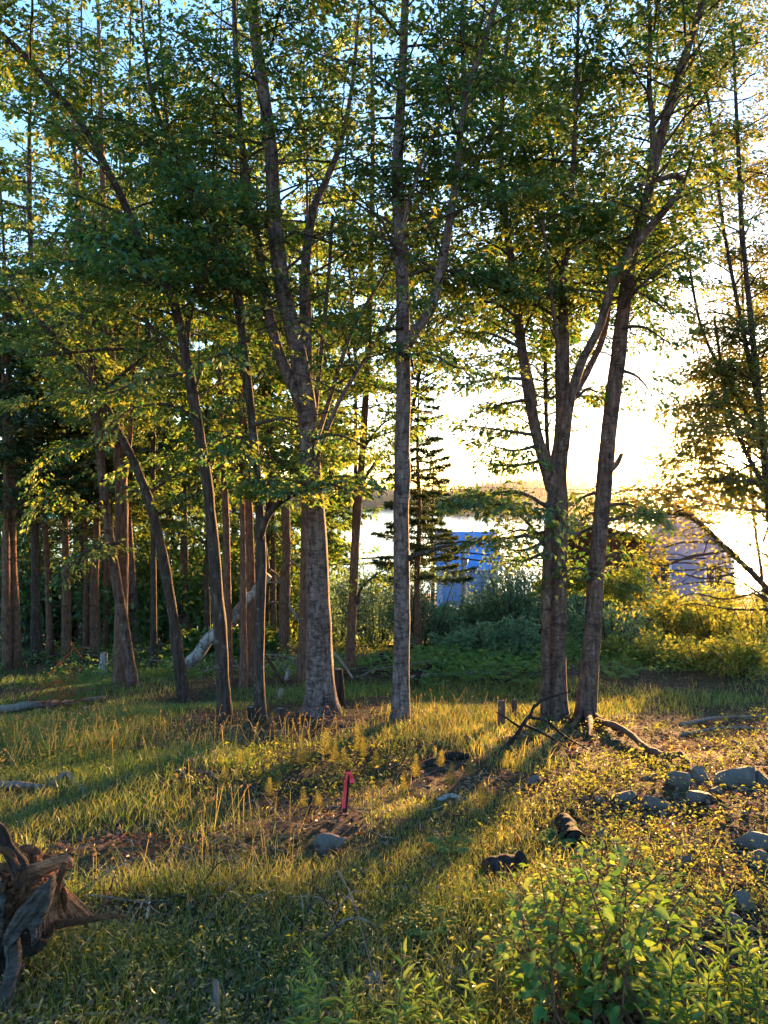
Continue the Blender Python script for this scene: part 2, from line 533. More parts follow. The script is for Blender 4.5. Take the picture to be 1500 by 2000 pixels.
def far_hill(name, d, prof, depth, mat, base=LAKE_Z - 1):
    g = Geo()
    px = np.arange(prof[0][0], prof[-1][0] + 1, 8.0)
    py = np.interp(px, [p[0] for p in prof], [p[1] for p in prof])
    x = (px - CX) / F * d
    top = (HY - py) / F * d + 0.6 * W1(x * 0.05, x * 0.02)
    rows = []
    for f, hgt in ((0, 0.0), (0.12, 0.45), (0.35, 0.8), (0.6, 1.0), (1.0, 0.7)):
        rows.append(np.stack([x * (1 + f * depth / d), np.full_like(x, d + f * depth), base + (top - base) * hgt], -1))
    v = np.stack(rows)
    k = len(x)
    i = np.arange(len(rows) - 1)[:, None] * k + np.arange(k - 1)[None]
    g.add(v, quads=np.stack([i, i + 1, i + k + 1, i + k], -1).reshape(-1, 4))
    structure(g.build(name, mat))
    # trees along it, a far-off wood that reads as one mass
    g2 = Geo()
    n = len(x) * 7
    f = U(0, 1, n); j = U(0, k - 1.001, n); j0 = j.astype(int); jf = j - j0
    xs = x[j0] * (1 - jf) + x[j0 + 1] * jf
    tp = top[j0] * (1 - jf) + top[j0 + 1] * jf
    hz = base + (tp - base) * np.interp(f, [0, 0.12, 0.35, 0.6, 1.0], [0.0, 0.45, 0.8, 1.0, 0.7])
    p = np.stack([xs * (1 + f * depth / d), d + f * depth, hz - 1], -1)
    keep = hz > base + 1.6
    p = p[keep]
    for q in p:
        h = U(5, 13); r = h * U(0.16, 0.26)
        th = np.arange(5) * 1.2566 + U(0, 1)
        ring = np.stack([np.cos(th) * r, np.sin(th) * r, np.full(5, 0.0)], -1) + q
        r2 = np.stack([np.cos(th) * r * 0.62, np.sin(th) * r * 0.62, np.full(5, h * 0.5)], -1) + q
        tp_ = q + [U(-.2, .2), 0, h]
        jj = np.arange(5); kk = (jj + 1) % 5
        g2.add(np.vstack([ring, r2, tp_]), quads=np.stack([jj, kk, 5 + kk, 5 + jj], -1), tris=np.stack([5 + jj, 5 + kk, np.full(5, 10)], -1), rnd=U(0, 1))
    o = g2.build('far_wood', M['far_wood'], kind='stuff')
    o['label'] = 'dark wooded far shore beyond the bright lake'; o['category'] = 'wood'


far_hill('far_hill', 1050, [(-250, 958), (300, 962), (560, 955), (690, 948), (780, 956), (860, 962), (930, 948), (1000, 936), (1060, 934), (1120, 930), (1180, 938), (1290, 948), (1420, 952), (1750, 940)], 180, M['far_wood'])
far_hill('far_point', 700, [(840, 1003), (870, 990), (920, 978), (980, 975), (1060, 966), (1150, 962), (1230, 972), (1300, 985), (1340, 1003)], 90, M['far_grass'])

# ------------------------------------------------------------------ buildings, pole and cables
def house(name, label, c, w, dep, hw, rise, rot, wall, roof, windows, group=None, ridge='x', trim=None):
    """gable house; c is the middle of its footprint at ground level. windows: (u, z, w, h) on the side facing the road"""
    root = thing(name, label, 'house', c, group)
    cr, sr = math.cos(rot), math.sin(rot)

    def loc(p):
        p = np.asarray(p, float).reshape(-1, 3)
        return np.stack([p[:, 0] * cr - p[:, 1] * sr, p[:, 0] * sr + p[:, 1] * cr, p[:, 2]], -1) + c
    a, b = w / 2, dep / 2
    g = Geo()
    if ridge == 'x':
        v = [[-a, -b, -2], [a, -b, -2], [a, b, -2], [-a, b, -2], [-a, -b, hw], [a, -b, hw], [a, b, hw], [-a, b, hw], [-a, 0, hw + rise], [a, 0, hw + rise]]
        g.add(loc(v), quads=[[0, 1, 5, 4], [1, 2, 6, 5], [2, 3, 7, 6], [3, 0, 4, 7], [4, 5, 9, 8], [6, 7, 8, 9]], tris=[[5, 6, 9], [7, 4, 8]])
    else:
        v = [[-a, -b, -2], [a, -b, -2], [a, b, -2], [-a, b, -2], [-a, -b, hw], [a, -b, hw], [a, b, hw], [-a, b, hw], [0, -b, hw + rise], [0, b, hw + rise]]
        g.add(loc(v), quads=[[0, 1, 5, 4], [1, 2, 6, 5], [2, 3, 7, 6], [3, 0, 4, 7], [5, 6, 9, 8], [7, 4, 8, 9]], tris=[[4, 5, 8], [6, 7, 9]])
    g.build('wall', wall, root, smooth=False)
    o, t = 0.35, 0.14
    for s in (-1, 1):
        g = Geo()
        k = rise / (b if ridge == 'x' else a)
        e = (b if ridge == 'x' else a) + o
        lo = hw + rise - e * k
        if ridge == 'x':
            p = [[-a - o, 0, hw + rise + .02], [a + o, 0, hw + rise + .02], [a + o, s * e, lo + .02], [-a - o, s * e, lo + .02]]
        else:
            p = [[0, -b - o, hw + rise + .02], [0, b + o, hw + rise + .02], [s * e, b + o, lo + .02], [s * e, -b - o, lo + .02]]
        p = np.array(p); p2 = p + [0, 0, t]
        g.add(loc(np.vstack([p, p2])), quads=[[0, 1, 2, 3], [4, 7, 6, 5], [0, 4, 5, 1], [1, 5, 6, 2], [2, 6, 7, 3], [3, 7, 4, 0]])
        g.build('roof', roof, root, smooth=False)
    for (u, z, ww, hh) in windows:
        g = Geo()
        for (du, dz, sx, sz) in ((0, hh / 2 + .06, ww + .24, .12), (0, -hh / 2 - .06, ww + .24, .12), (-ww / 2 - .06, 0, .12, hh), (ww / 2 + .06, 0, .12, hh), (0, 0, .05, hh)):
            gg = Geo(); box(gg, (u + du, -b - 0.04, z + dz), (sx, .10, sz))
            g.add(loc(gg.v[0]), quads=gg.q[0])
        win = g.build('window', M['white'], root, smooth=False)
        gg = Geo(); box(gg, (u, -b - 0.01, z), (ww, .05, hh))
        g = Geo(); g.add(loc(gg.v[0]), quads=gg.q[0])
        g.build('pane', M['pane'], win, smooth=False)
    if trim:
        for u in (-a - .02, a + .02):
            gg = Geo(); box(gg, (u, -b - .02, hw / 2 - 1), (.22, .14, hw + 1.9))
            g = Geo(); g.add(loc(gg.v[0]), quads=gg.q[0]); g.build('corner_board', trim, root, smooth=False)
    return root, loc


c = at(910, 1100, 62.0); c[2] = ground(c[0], c[1])
house('cottage', 'bright blue cottage with blue metal roof behind the power pole', c, 4.3, 4.2, 6.2, 2.4, R(3), M['blue'], M['blue_roof'], [(1.2, 3.4, .7, 1.0)])
c = at(1330, 1100, 47.0); c[2] = ground(c[0], c[1])
house('lake_house', 'lilac blue house with white trimmed windows on the lakeshore', c, 4.9, 6.0, 7.4, 2.4, R(-16), M['lilac'], M['shingle'],
      [(-1.4, 5.9, 1.0, 1.4), (1.5, 6.0, .8, 1.3), (-1.3, 3.7, 1.0, 1.2), (1.2, 3.7, 1.0, 1.2)], ridge='y', trim=M['white'])
c = at(1136, 962, 690.0); c[2] = (HY - 952) / F * 690 - 4
house('distant_house', 'tiny grey gabled house on the far hill between clump and leaning trunk', c, 11, 10, 6, 5, R(8), M['shingle'], M['metal'], [(-3, 5.5, 2, 2.2), (3, 5.5, 2, 2.2)], ridge='y')


def brown_barn():
    c = at(1180, 1150, 31.0); c[2] = ground(c[0], c[1])
    root = thing('boarded_shed', 'dark brown boarded shed behind the two right trunks', 'shed', c)
    w, dep, hw, rise = 3.3, 4.0, 4.2, 0.55
    g = Geo(); box(g, c + [0, dep / 2 + .05, hw / 2 - .5], (w - .06, dep - .1, hw + .9)); g.build('wall', M['brown'], root, smooth=False)
    n = 17
    bw = w / n
    for i in range(n):
        g = Geo()
        box(g, c + [-w / 2 + (i + .5) * bw, -0.03 + U(-.012, .012), hw / 2 - .5], (bw - .018, .06, hw + 1 + U(-.05, .05)), rnd=U(0, 1))
        g.build('board', M['brown'], root, smooth=False)
    g = Geo()
    a = w / 2
    v = np.array([[-a, 0, hw], [a, 0, hw], [0, 0, hw + rise], [-a, dep, hw], [a, dep, hw], [0, dep, hw + rise]]) + c
    g.add(v, tris=[[0, 1, 2], [3, 5, 4]], quads=[[0, 3, 4, 1]]); g.build('gable', M['brown'], root, smooth=False)
    for s in (-1, 1):
        g = Geo()
        p = np.array([[0, -.3, hw + rise + .02], [0, dep + .3, hw + rise + .02], [s * (a + .3), dep + .3, hw - .3 * rise / a + .02], [s * (a + .3), -.3, hw - .3 * rise / a + .02]]) + c
        p2 = p + [0, 0, .1]
        g.add(np.vstack([p, p2]), quads=[[0, 1, 2, 3], [4, 7, 6, 5], [0, 4, 5, 1], [1, 5, 6, 2], [2, 6, 7, 3], [3, 7, 4, 0]])
        g.build('roof', M['brown'], root, smooth=False)


brown_barn()


def board_fence():
    p0 = gp(1175, 1228); p1 = gp(1262, 1226)
    d = 24.0
    a, b = at(1172, 1200, d), at(1262, 1200, d + .8)
    a[2] = ground(a[0], a[1]); b[2] = ground(b[0], b[1])
    root = thing('board_fence', 'short run of upright dark boards at the foot of the brown shed', 'fence', a)
    n = 9
    for i in range(n):
        c = a + (b - a) * (i / (n - 1)); c[2] = ground(c[0], c[1])
        g = Geo(); box(g, c + [0, U(-.03, .03), 0.55], (.125, .03, 1.3 + U(-.12, .12)), rot=U(-.1, .1)); g.build('board', M['brown'], root, smooth=False)
    g = Geo(); tube(g, [a + [-.1, .06, .8], b + [.1, .06, .8]], .035, 5); g.build('rail', M['brown'], root)


board_fence()


def pole_and_cables():
    top = at(905, 1069, 27.0); bot = top.copy(); bot[2] = ground(top[0], top[1]) - .3
    root = thing('power_pole', 'grey weathered power pole above the willow thicket', 'pole', bot)
    g = Geo(); tube(g, catmull([bot, (bot + top) / 2 + [0.03, 0, 0], top], 10), np.linspace(.10, .085, 10), 12, 0.02); g.build('shaft', M['pole'], root)
    g = Geo(); tube(g, [top + [.10, -.05, -.42], top + [.10, -.05, -.62]], .05, 10); g.build('junction_box', M['metal'], root)
    g = Geo(); box(g, top + [0.08, -.02, -.04], (.5, .08, .05)); g.build('crossarm', M['pole'], root, smooth=False)
    specs = [
        ('thick upper cable strung left of the power pole', (905, 1079, 26.9), (300, 1084, 27), .35, .03),
        ('thick lower cable strung left of the power pole', (905, 1091, 26.9), (300, 1097, 27), .3, .03),
        ('upper cable running from the power pole to the right', (905, 1079, 26.9), (1750, 1050, 24), .8, .028),
        ('lower cable running from the power pole to the right', (905, 1091, 26.9), (1750, 1080, 24), .8, .028),
        ('thin high wire crossing the pale sky left of the hill', (560, 936, 55), (1260, 958, 55), .25, .022),
        ('topmost wire in front of the lilac house', (1130, 1020, 36), (1750, 1012, 33), .15, .016),
        ('second wire in front of the lilac house', (1130, 1046, 36), (1750, 1036, 33), .15, .016),
    ]
    for lab, a, b, sag, r in specs:
        A, B = at(*a), at(*b)
        t = np.linspace(0, 1, 22)[:, None]
        P = A * (1 - t) + B * t - np.array([0, 0, 1.0]) * (4 * sag * t * (1 - t)) * 0.6
        g = Geo(); tube(g, P, r, 5)
        single(g, 'power_cable', M['cable'], lab, 'cable', A, 'cables along the shore road')


pole_and_cables()

# ------------------------------------------------------------------ trees
# windows in the canopy where the photo shows open sky or lake between boughs: rows of (x0, y0, x1, y1, share of twigs kept)
GAPS = [(690, 770, 765, 935, .25), (815, 700, 1010, 830, .95), (862, 835, 1010, 945, .10), (1125, 600, 1300, 905, .4), (1290, 400, 1420, 700, .5),
        (1400, 862, 1500, 922, .35), (1395, 1000, 1500, 1140, .25), (680, 980, 770, 1060, .4), (990, 700, 1060, 760, .5), (600, 320, 650, 420, .5),
        (1420, 130, 1500, 240, .35), (850, 400, 960, 480, .6), (1120, 905, 1400, 1000, .75), (0, 220, 80, 300, .4), (200, 270, 300, 320, .4),
        (850, 1030, 960, 1075, .25), (1260, 1010, 1385, 1110, .45), (640, 1100, 1060, 1400, .05), (0, 1160, 560, 1420, .12), (1040, 1100, 1180, 1420, .1)]


# parts of the slope that the low sun reaches: boughs that would stand in its way are thinned
LIT = [(300, 1470, 1020, 1720, .35), (1020, 1400, 1500, 1730, .12), (0, 1540, 300, 1700, .4), (560, 1850, 1000, 2000, .3), (1000, 1640, 1400, 1800, .4), (700, 1410, 1000, 1480, .25)]
_mt = np.arange(0.5, 48, 0.6)


def keep_here(p, gaps=True):
    x, y = proj(p)
    k = 1.0
    if p[2] < 0.6:
        q = p - sdir * _mt[:, None]
        h = np.nonzero(q[:, 2] < ground(q[:, 0], q[:, 1]) + .08)[0]
        if len(h) and q[h[0], 1] > 2.4:
            gx, gy = proj(q[h[0]])
            for (a, b, c, d, f) in LIT:
                if a < gx < c and b < gy < d: k = min(k, f)
    bq = np.array([.83, 2.95, -1.65]) - p        # the leafy bush in front stands in the sun too
    if np.linalg.norm(bq - (bq @ sdir) * sdir) < .62: k = min(k, .15)
    if 500 < x < 655 and 430 < y < 840 and p[1] < 9.9: k = min(k, .3)
    if p[1] < 9.5 and y < 640 and abs(x - np.interp(y, [-20, 170, 360, 500, 640], [1376, 1318, 1270, 1232, 1214])) < 34: k = min(k, .35)
    if math.hypot(x - SUN_PX, y - SUN_PY) < 30: k = min(k, .15)
    if not gaps: return U() < k
    for (a, b, c, d, f) in GAPS:
        if a < x < c and b < y < d: k = min(k, f)
    return U() < k


UP = np.array([0, 0, 1.0])


class Tree:
    def __init__(self, name, label, base, bark, leaf='leaf', group=None, size=(.042, .098), dens=62, six=False, cat='tree', cull=True, loose=.035):
        self.root = thing(name, label, cat, base, group)
        self.bark, self.leaf = M[bark], M[leaf]
        self.stems, self.tw = [], Geo()
        self.L = [[], [], [], []]
        self.loose = loose
        self.size, self.dens, self.six, self.cull, self.far = size, dens, six, cull, base[1] > 11.5

    def stem(self, pts, d, dd=0.0, name='trunk', flare=0.0, sides=12, bark=None, rough=.05):
        pts = np.array(pts, float)
        n = max(10, int(len(pts) * 7))
        t = np.linspace(0, 1, len(pts))
        dep = d + dd * t
        P = np.stack([(pts[:, 0] - CX) / F * dep, dep, (HY - pts[:, 1]) / F * dep], -1)
        r = pts[:, 2] / 2 / F * dep
        C = catmull(np.column_stack([P, r]), n)
        P, r = C[:, :3], np.maximum(C[:, 3], .004)
        if flare:
            s = np.concatenate([[0], np.cumsum(np.linalg.norm(np.diff(P, axis=0), axis=1))])
            r = r * (1 + flare * np.exp(-s / .18))
            P = np.vstack([P[0] - (P[1] - P[0]) / np.linalg.norm(P[1] - P[0]) * .3, P]); r = np.concatenate([[r[0] * 1.25], r])
        if sides > 10:   # finer rings for the big trunks
            m = len(P) * 3
            C = catmull(np.column_stack([P, r]), m); P, r = C[:, :3], C[:, 3]
        g = Geo(); tube(g, P, r, sides, rough, seed=U(0, 50))
        g.build(name, bark or self.bark, self.root)
        self.stems.append((P, r))
        return P, r

    def grow(self, k, py0, py1, n, L, elev=(8, 45), az=None):
        """n boughs on stem k between photo rows py0 (low) and py1 (high)"""
        P, r = self.stems[k]
        _, py = proj(P)
        ok = np.nonzero((py <= py0) & (py >= py1))[0]
        if not len(ok): return
        a0 = U(0, 6.28)
        for i in range(n):
            j = ok[int(min(len(ok) - 1, (i + U()) / n * len(ok)))]
            a = a0 + i * 2.4 + U(-.4, .4) if az is None else R(U(*az))
            f = (j - ok[0]) / max(1, len(ok))
            l = U(*L) * (1 - .35 * f)
            self.primary(P[j], a, l, R(U(*elev)), min(r[j] * .5, .006 + .008 * l))

    def primary(self, p0, a, l, el, r0):
        t = np.linspace(0, 1, 7)[:, None]
        dh = np.array([math.sin(a), math.cos(a), 0])
        P = p0 + dh * l * t * math.cos(el) + UP * l * (math.sin(el) * t - U(.05, .35) * t * t)
        P = P + np.cumsum(rng.normal(0, .018 * l, (7, 3)), 0) * (t > 0)
        if P[-1, 1] < 4.2: return
        self.foliage(P, r0)

    def bough(self, pts, d, dd=0.0, w=None, part=None):
        pts = np.array(pts, float)
        t = np.linspace(0, 1, len(pts)); dep = d + dd * t
        P = np.stack([(pts[:, 0] - CX) / F * dep, dep, (HY - pts[:, 1]) / F * dep], -1)
        P = catmull(P, max(8, 4 * len(P)))
        r0 = (w or 8) / 2 / F * d
        if part:
            g = Geo(); tube(g, P, np.linspace(r0, .004, len(P)), 7, .06); g.build(part, self.bark, self.root)
            self.foliage(P, 0, cull=False)
        else:
            self.foliage(P, r0, cull=False)

    def foliage(self, P, r0, cull=True, start=.14):
        seg = np.linalg.norm(np.diff(P, axis=0), axis=1); s = np.concatenate([[0], np.cumsum(seg)]); l = s[-1]
        if r0: tube(self.tw, P, np.linspace(r0, .0035, len(P)), 4, cap=False)
        T = nrm(np.gradient(P, axis=0))
        n = int(l / .105) + 2
        for i in range(n):
            u = 1.0 if i == n - 1 else start + (1 - start) * (i + U(0, .8)) / n
            b = np.array([np.interp(u * l, s, P[:, q]) for q in range(3)])
            tg = np.array([np.interp(u * l, s, T[:, q]) for q in range(3)])
            sd = nrm(np.cross(tg, UP)) * (1 if i % 2 else -1)
            if i == n - 1: dr = tg
            else: dr = nrm(tg * U(.35, .8) + sd * U(.6, 1.0) + UP * U(-.22, .25))
            ll = U(.55, 1.1) * (.16 + .40 * min(l, 2.4) * (1 - u) ** .8 * min(1, u * 3) ** .5)
            mid = b + dr * ll * .6
            if not keep_here(mid, cull and self.cull): continue
            if mid[1] < 3.6: continue
            cl = W3D(mid[0] * 1.7, mid[1] * 1.7, mid[2] * 2.0)
            if cull and self.cull and cl < -.42 and U() < .8: continue
            e = b + dr * ll - UP * ll * U(.05, .3)
            self.ribbon(b, e) if self.far else tube(self.tw, [b, e], [.0045, .002], 3, cap=False)
            m = max(3, int(ll * self.dens * U(.7, 1.2) * np.clip(1.05 + .35 * cl, .6, 1.5)))
            q = np.sqrt(U(.02, 1, m))
            s2 = nrm(np.cross(dr, UP) + rng.normal(0, .15, 3))
            lat = U(-1, 1, m) * (.03 + .13 * np.sin(np.clip(q, 0, 1) * 2.9))
            pos = b + (e - b) * q[:, None] + s2 * lat[:, None] + UP * (rng.normal(0, self.loose, m) + .05 * ll * (1 - q))[:, None]
            ax = dr * .75 + s2 * (np.sign(lat) * U(.4, 1.1, m))[:, None] + UP * U(-.95, .05, m)[:, None] + rng.normal(0, .2, (m, 3))
            nm = UP + rng.normal(0, .5, (m, 3))
            self.L[0].append(pos); self.L[1].append(ax); self.L[2].append(nm); self.L[3].append(U(*self.size, m))

    def ribbon(self, b, e):
        w = np.cross(e - b, [.3, 1, .1]); w = w / (np.linalg.norm(w) + 1e-9) * .005
        self.tw.add([b - w, b + w, e + w * .4, e - w * .4], quads=[[0, 1, 2, 3]])

    def done(self):
        if self.tw.n: self.tw.build('branches', M['twig'], self.root, kind='stuff')
        if self.L[0]:
            g = Geo()
            add_leaves(g, np.concatenate(self.L[0]), np.concatenate(self.L[1]), np.concatenate(self.L[2]), np.concatenate(self.L[3]), six=self.six)
            g.build('crown', self.leaf, self.root, kind='stuff')


def sp(pts, up=()):
    return list(pts) + list(up)


# --- the front row
b = gp(628, 1392); d = b[1]
T = Tree('birch_tree', 'thickest grey birch with flared base and several forking stems', b, 'birch')
T.stem([(628, 1392, 62), (624, 1300, 54), (622, 1180, 47), (618, 1060, 43), (610, 940, 40), (604, 850, 38), (596, 770, 36), (575, 660, 33), (552, 560, 31), (536, 430, 29), (530, 300, 26), (515, 180, 24), (498, 60, 22), (485, -120, 17), (480, -330, 10)], d, .3, flare=.38, sides=22, rough=.035)
T.stem([(600, 830, 24), (575, 760, 24), (545, 690, 22), (520, 590, 20), (505, 480, 17), (480, 330, 13), (462, 160, 10), (455, -60, 7)], d, .8, 'limb', sides=10)
T.stem([(602, 810, 24), (600, 700, 22), (594, 600, 20), (598, 500, 19), (612, 410, 17), (640, 345, 14), (668, 270, 10), (690, 150, 8), (700, 20, 6)], d + .12, 1.2, 'limb', sides=10)
T.stem([(610, 860, 11), (622, 740, 10), (640, 560, 8), (650, 420, 6)], d + .2, .8, 'limb', sides=7)
T.stem([(612, 880, 11), (650, 760, 9), (690, 640, 8), (745, 545, 6), (775, 480, 4)], d + .1, 1.0, 'limb', sides=7)
T.stem([(615, 900, 11), (660, 790, 9), (720, 690, 7), (780, 600, 4)], d - .05, -.6, 'limb', sides=7)
T.grow(0, 620, -280, 30, (1.1, 2.5)); T.grow(1, 640, -60, 12, (.9, 1.9)); T.grow(2, 560, 20, 18, (.9, 1.9)); T.grow(3, 740, 420, 6, (.6, 1.2)); T.grow(4, 760, 480, 9, (.6, 1.3)); T.grow(5, 800, 600, 9, (.6, 1.3))
T.grow(0, 950, 780, 6, (.8, 1.4), (-5, 25))
T.bough([(604, 950), (560, 935), (500, 945), (450, 905)], d - .4, -.7)
T.bough([(612, 950), (660, 930), (720, 935)], d - .2, -.5)
T.bough([(600, 860), (660, 850), (730, 880)], d, -.6)
T.done()

b = gp(782, 1410); d = b[1]
T = Tree('birch_tree', 'straight grey birch with a bumpy trunk standing alone in the middle', b, 'birch')
T.stem([(782, 1410, 38), (783, 1320, 33), (785, 1200, 31), (784, 1080, 31), (783, 1000, 30), (786, 930, 33), (785, 870, 30), (788, 780, 30), (787, 680, 28), (786, 560, 26), (779, 420, 24), (777, 300, 21), (784, 180, 18), (790, 40, 15), (795, -160, 11), (798, -330, 7)], d, .2, flare=.22, sides=20, rough=.03)
T.stem([(790, 690, 22), (806, 655, 22), (842, 600, 19), (862, 520, 18), (878, 430, 17), (893, 340, 15), (902, 240, 13), (925, 140, 11), (955, 50, 10), (985, -60, 8), (1010, -240, 5)], d, -.3, 'limb', sides=12)
T.stem([(895, 330, 10), (905, 200, 9), (903, 60, 7), (905, -120, 5)], d - .1, .3, 'limb', sides=8)
T.stem([(781, 480, 9), (800, 390, 8), (830, 300, 6), (860, 240, 4)], d, -.5, 'limb', sides=7)
T.stem([(786, 540, 8), (765, 500, 7), (745, 450, 5), (735, 400, 3)], d, .4, 'limb', sides=7)
T.grow(0, 560, -280, 34, (.9, 2.2)); T.grow(1, 600, -200, 26, (.8, 1.7)); T.grow(3, 480, 240, 8, (.6, 1.2)); T.grow(2, 300, -100, 8, (.6, 1.2))
T.bough([(787, 700), (840, 690), (900, 720), (960, 700)], d, -.6); T.bough([(786, 640), (740, 650), (690, 690)], d, .5)
T.bough([(798, 1088), (830, 1078), (870, 1065), (930, 1068), (990, 1060)], d, .5, 7, 'bare_limb') if False else None
T.done()
g = Geo(); P = catmull([at(797, 1090, d), at(830, 1078, d - .1), at(872, 1066, d - .2), at(905, 1058, d - .3), at(950, 1064, d - .3)], 18)
tube(g, P + rng.normal(0, .006, P.shape), np.linspace(.030, .006, 18), 7, .1)
g.build('bare_branch', M['dark_bark'], T.root)

b = gp(440, 1412); d = b[1]
T = Tree('birch_tree', 'dark shaggy trunk that leans far out to the upper left', b, 'dark_bark')
T.stem([(440, 1412, 28), (434, 1300, 26), (428, 1200, 25), (418, 1080, 23), (407, 960, 22), (393, 870, 21), (380, 790, 20), (362, 690, 19), (345, 610, 18), (320, 555, 17), (290, 515, 16), (255, 425, 15), (215, 340, 14), (165, 250, 13), (100, 170, 12), (35, 95, 10), (-60, 10, 8), (-160, -110, 5)], d, -.5, flare=.3, sides=16, rough=.09)
T.stem([(362, 690, 12), (372, 600, 11), (400, 500, 10), (385, 420, 9), (345, 335, 9), (330, 270, 7), (318, 150, 5), (310, 0, 4)], d - .1, .8, 'limb', sides=8)
T.stem([(292, 520, 9), (240, 490, 8), (190, 470, 7), (120, 460, 4)], d - .25, -.4, 'limb', sides=7)
T.grow(0, 800, -80, 44, (.9, 2.2)); T.grow(1, 560, 20, 18, (.7, 1.6)); T.grow(2, 520, 440, 8, (.5, 1.1))
T.bough([(385, 830), (350, 795), (310, 790), (255, 800), (190, 850)], d, -.6, 9); T.bough([(370, 730), (290, 740), (200, 770), (120, 760)], d - .1, -.9)
T.bough([(400, 910), (450, 880), (500, 900)], d, -.6)
T.done()

b = gp(507, 1408); d = b[1]
T = Tree('birch_tree', 'slim dark trunk with a low limb arching toward the thick birch', b, 'dark_bark')
T.stem([(507, 1408, 25), (506, 1300, 22), (509, 1180, 21), (510, 1080, 20), (507, 1000, 18), (500, 900, 17), (490, 800, 16), (478, 700, 16), (467, 610, 15), (455, 540, 14), (430, 480, 13), (400, 400, 12), (352, 340, 11), (338, 290, 9), (300, 200, 7), (280, 60, 5), (270, -120, 3)], d, .4, flare=.2, sides=14, rough=.08)
T.stem([(467, 610, 14), (470, 500, 13), (475, 380, 12), (470, 240, 10), (462, 100, 8), (455, -80, 6), (450, -260, 4)], d + .1, .6, 'limb', sides=9)
T.stem([(508, 1050, 15), (522, 1010, 14), (548, 980, 12), (585, 962, 9), (630, 955, 5)], d, -.35, 'limb', sides=9)
T.grow(0, 760, 0, 26, (.8, 1.8)); T.grow(1, 600, -220, 26, (.9, 2.0)); T.grow(2, 1000, 940, 6, (.4, .9), (0, 30))
T.bough([(590, 962), (640, 945), (690, 960), (730, 940)], d - .3, -.4); T.bough([(500, 880), (450, 850), (400, 880)], d, -.5); T.bough([(495, 830), (550, 820), (600, 860)], d, -.5)
T.bough([(480, 700), (430, 690), (380, 720)], d, -.7); T.bough([(470, 620), (530, 600), (590, 640)], d, -.7)
T.done()

b = gp(1080, 1408); d = b[1]
T = Tree('birch_tree', 'brown clump of fused stems that fan apart like a vase at mid height', b, 'brown_birch')
T.stem([(1089, 1408, 44), (1088, 1330, 37), (1090, 1200, 36), (1090, 1080, 36), (1090, 1000, 37), (1088, 930, 38), (1096, 860, 28), (1100, 760, 23), (1101, 650, 20), (1100, 560, 15), (1108, 450, 12), (1120, 320, 10), (1125, 180, 8), (1130, 0, 6), (1130, -180, 4)], d, .3, flare=.25, sides=18, rough=.06)
T.stem([(1064, 1406, 21), (1065, 1300, 19), (1067, 1150, 19), (1070, 1050, 18), (1078, 960, 16), (1088, 900, 12)], d - .12, .05, 'limb', sides=12, rough=.09)
T.stem([(1080, 960, 26), (1062, 900, 24), (1042, 820, 22), (1025, 720, 20), (1012, 620, 18), (1000, 520, 15), (985, 400, 12), (978, 280, 10), (985, 140, 8), (1000, -20, 6), (1010, -200, 4)], d, .9, 'limb', sides=12)
T.stem([(1100, 880, 22), (1112, 790, 20), (1135, 710, 18), (1170, 640, 17), (1200, 545, 17), (1240, 480, 16), (1290, 420, 15), (1330, 370, 13), (1322, 345, 11), (1290, 350, 9), (1230, 370, 5)], d - .1, -.6, 'limb', sides=10)
T.stem([(1105, 800, 14), (1150, 720, 13), (1180, 650, 11), (1190, 560, 9), (1185, 440, 7), (1180, 300, 5)], d + .15, .8, 'limb', sides=8)
T.stem([(1098, 760, 10), (1088, 660, 9), (1075, 560, 7), (1060, 430, 5)], d - .1, -.4, 'limb', sides=7)
T.grow(0, 640, -150, 26, (.8, 1.8)); T.grow(2, 700, -160, 34, (.8, 1.9)); T.grow(3, 640, 345, 14, (.6, 1.3)); T.grow(4, 650, 300, 10, (.6, 1.2)); T.grow(5, 700, 430, 8, (.5, 1.1))
T.bough([(1062, 1065), (1030, 1020), (985, 985), (930, 972), (870, 980)], d, -.5, 8); T.bough([(1070, 990), (1010, 960), (950, 965), (890, 955)], d + .1, .6)
T.bough([(1062, 1060), (1020, 1075), (980, 1070)], d - .1, -.5); T.bough([(1062, 1050), (1020, 1035), (985, 1045)], d + .2, .8); T.bough([(1062, 1040), (1000, 1050), (950, 1055), (915, 1062)], d, -.7); T.bough([(1060, 1010), (1010, 990), (950, 985), (890, 990)], d, -.9); T.bough([(1062, 1080), (1020, 1095), (970, 1090)], d, .4); T.bough([(1050, 870), (1000, 880), (930, 860)], d, -.6); T.bough([(1045, 850), (980, 840), (900, 830)], d, .4); T.bough([(1060, 900), (1000, 910), (960, 905)], d, .5)
T.bough([(1078, 960), (1075, 1000), (1080, 1060)], d - .3, -.25); T.bough([(1030, 740), (960, 740), (890, 760)], d, -.5); T.bough([(1020, 680), (950, 650), (880, 660)], d, .4); T.bough([(1012, 620), (960, 590), (900, 600), (850, 640)], d, -.4); T.bough([(1035, 780), (980, 790), (930, 810)], d, .5); T.bough([(1110, 790), (1150, 760), (1180, 780)], d, .5)
T.done()

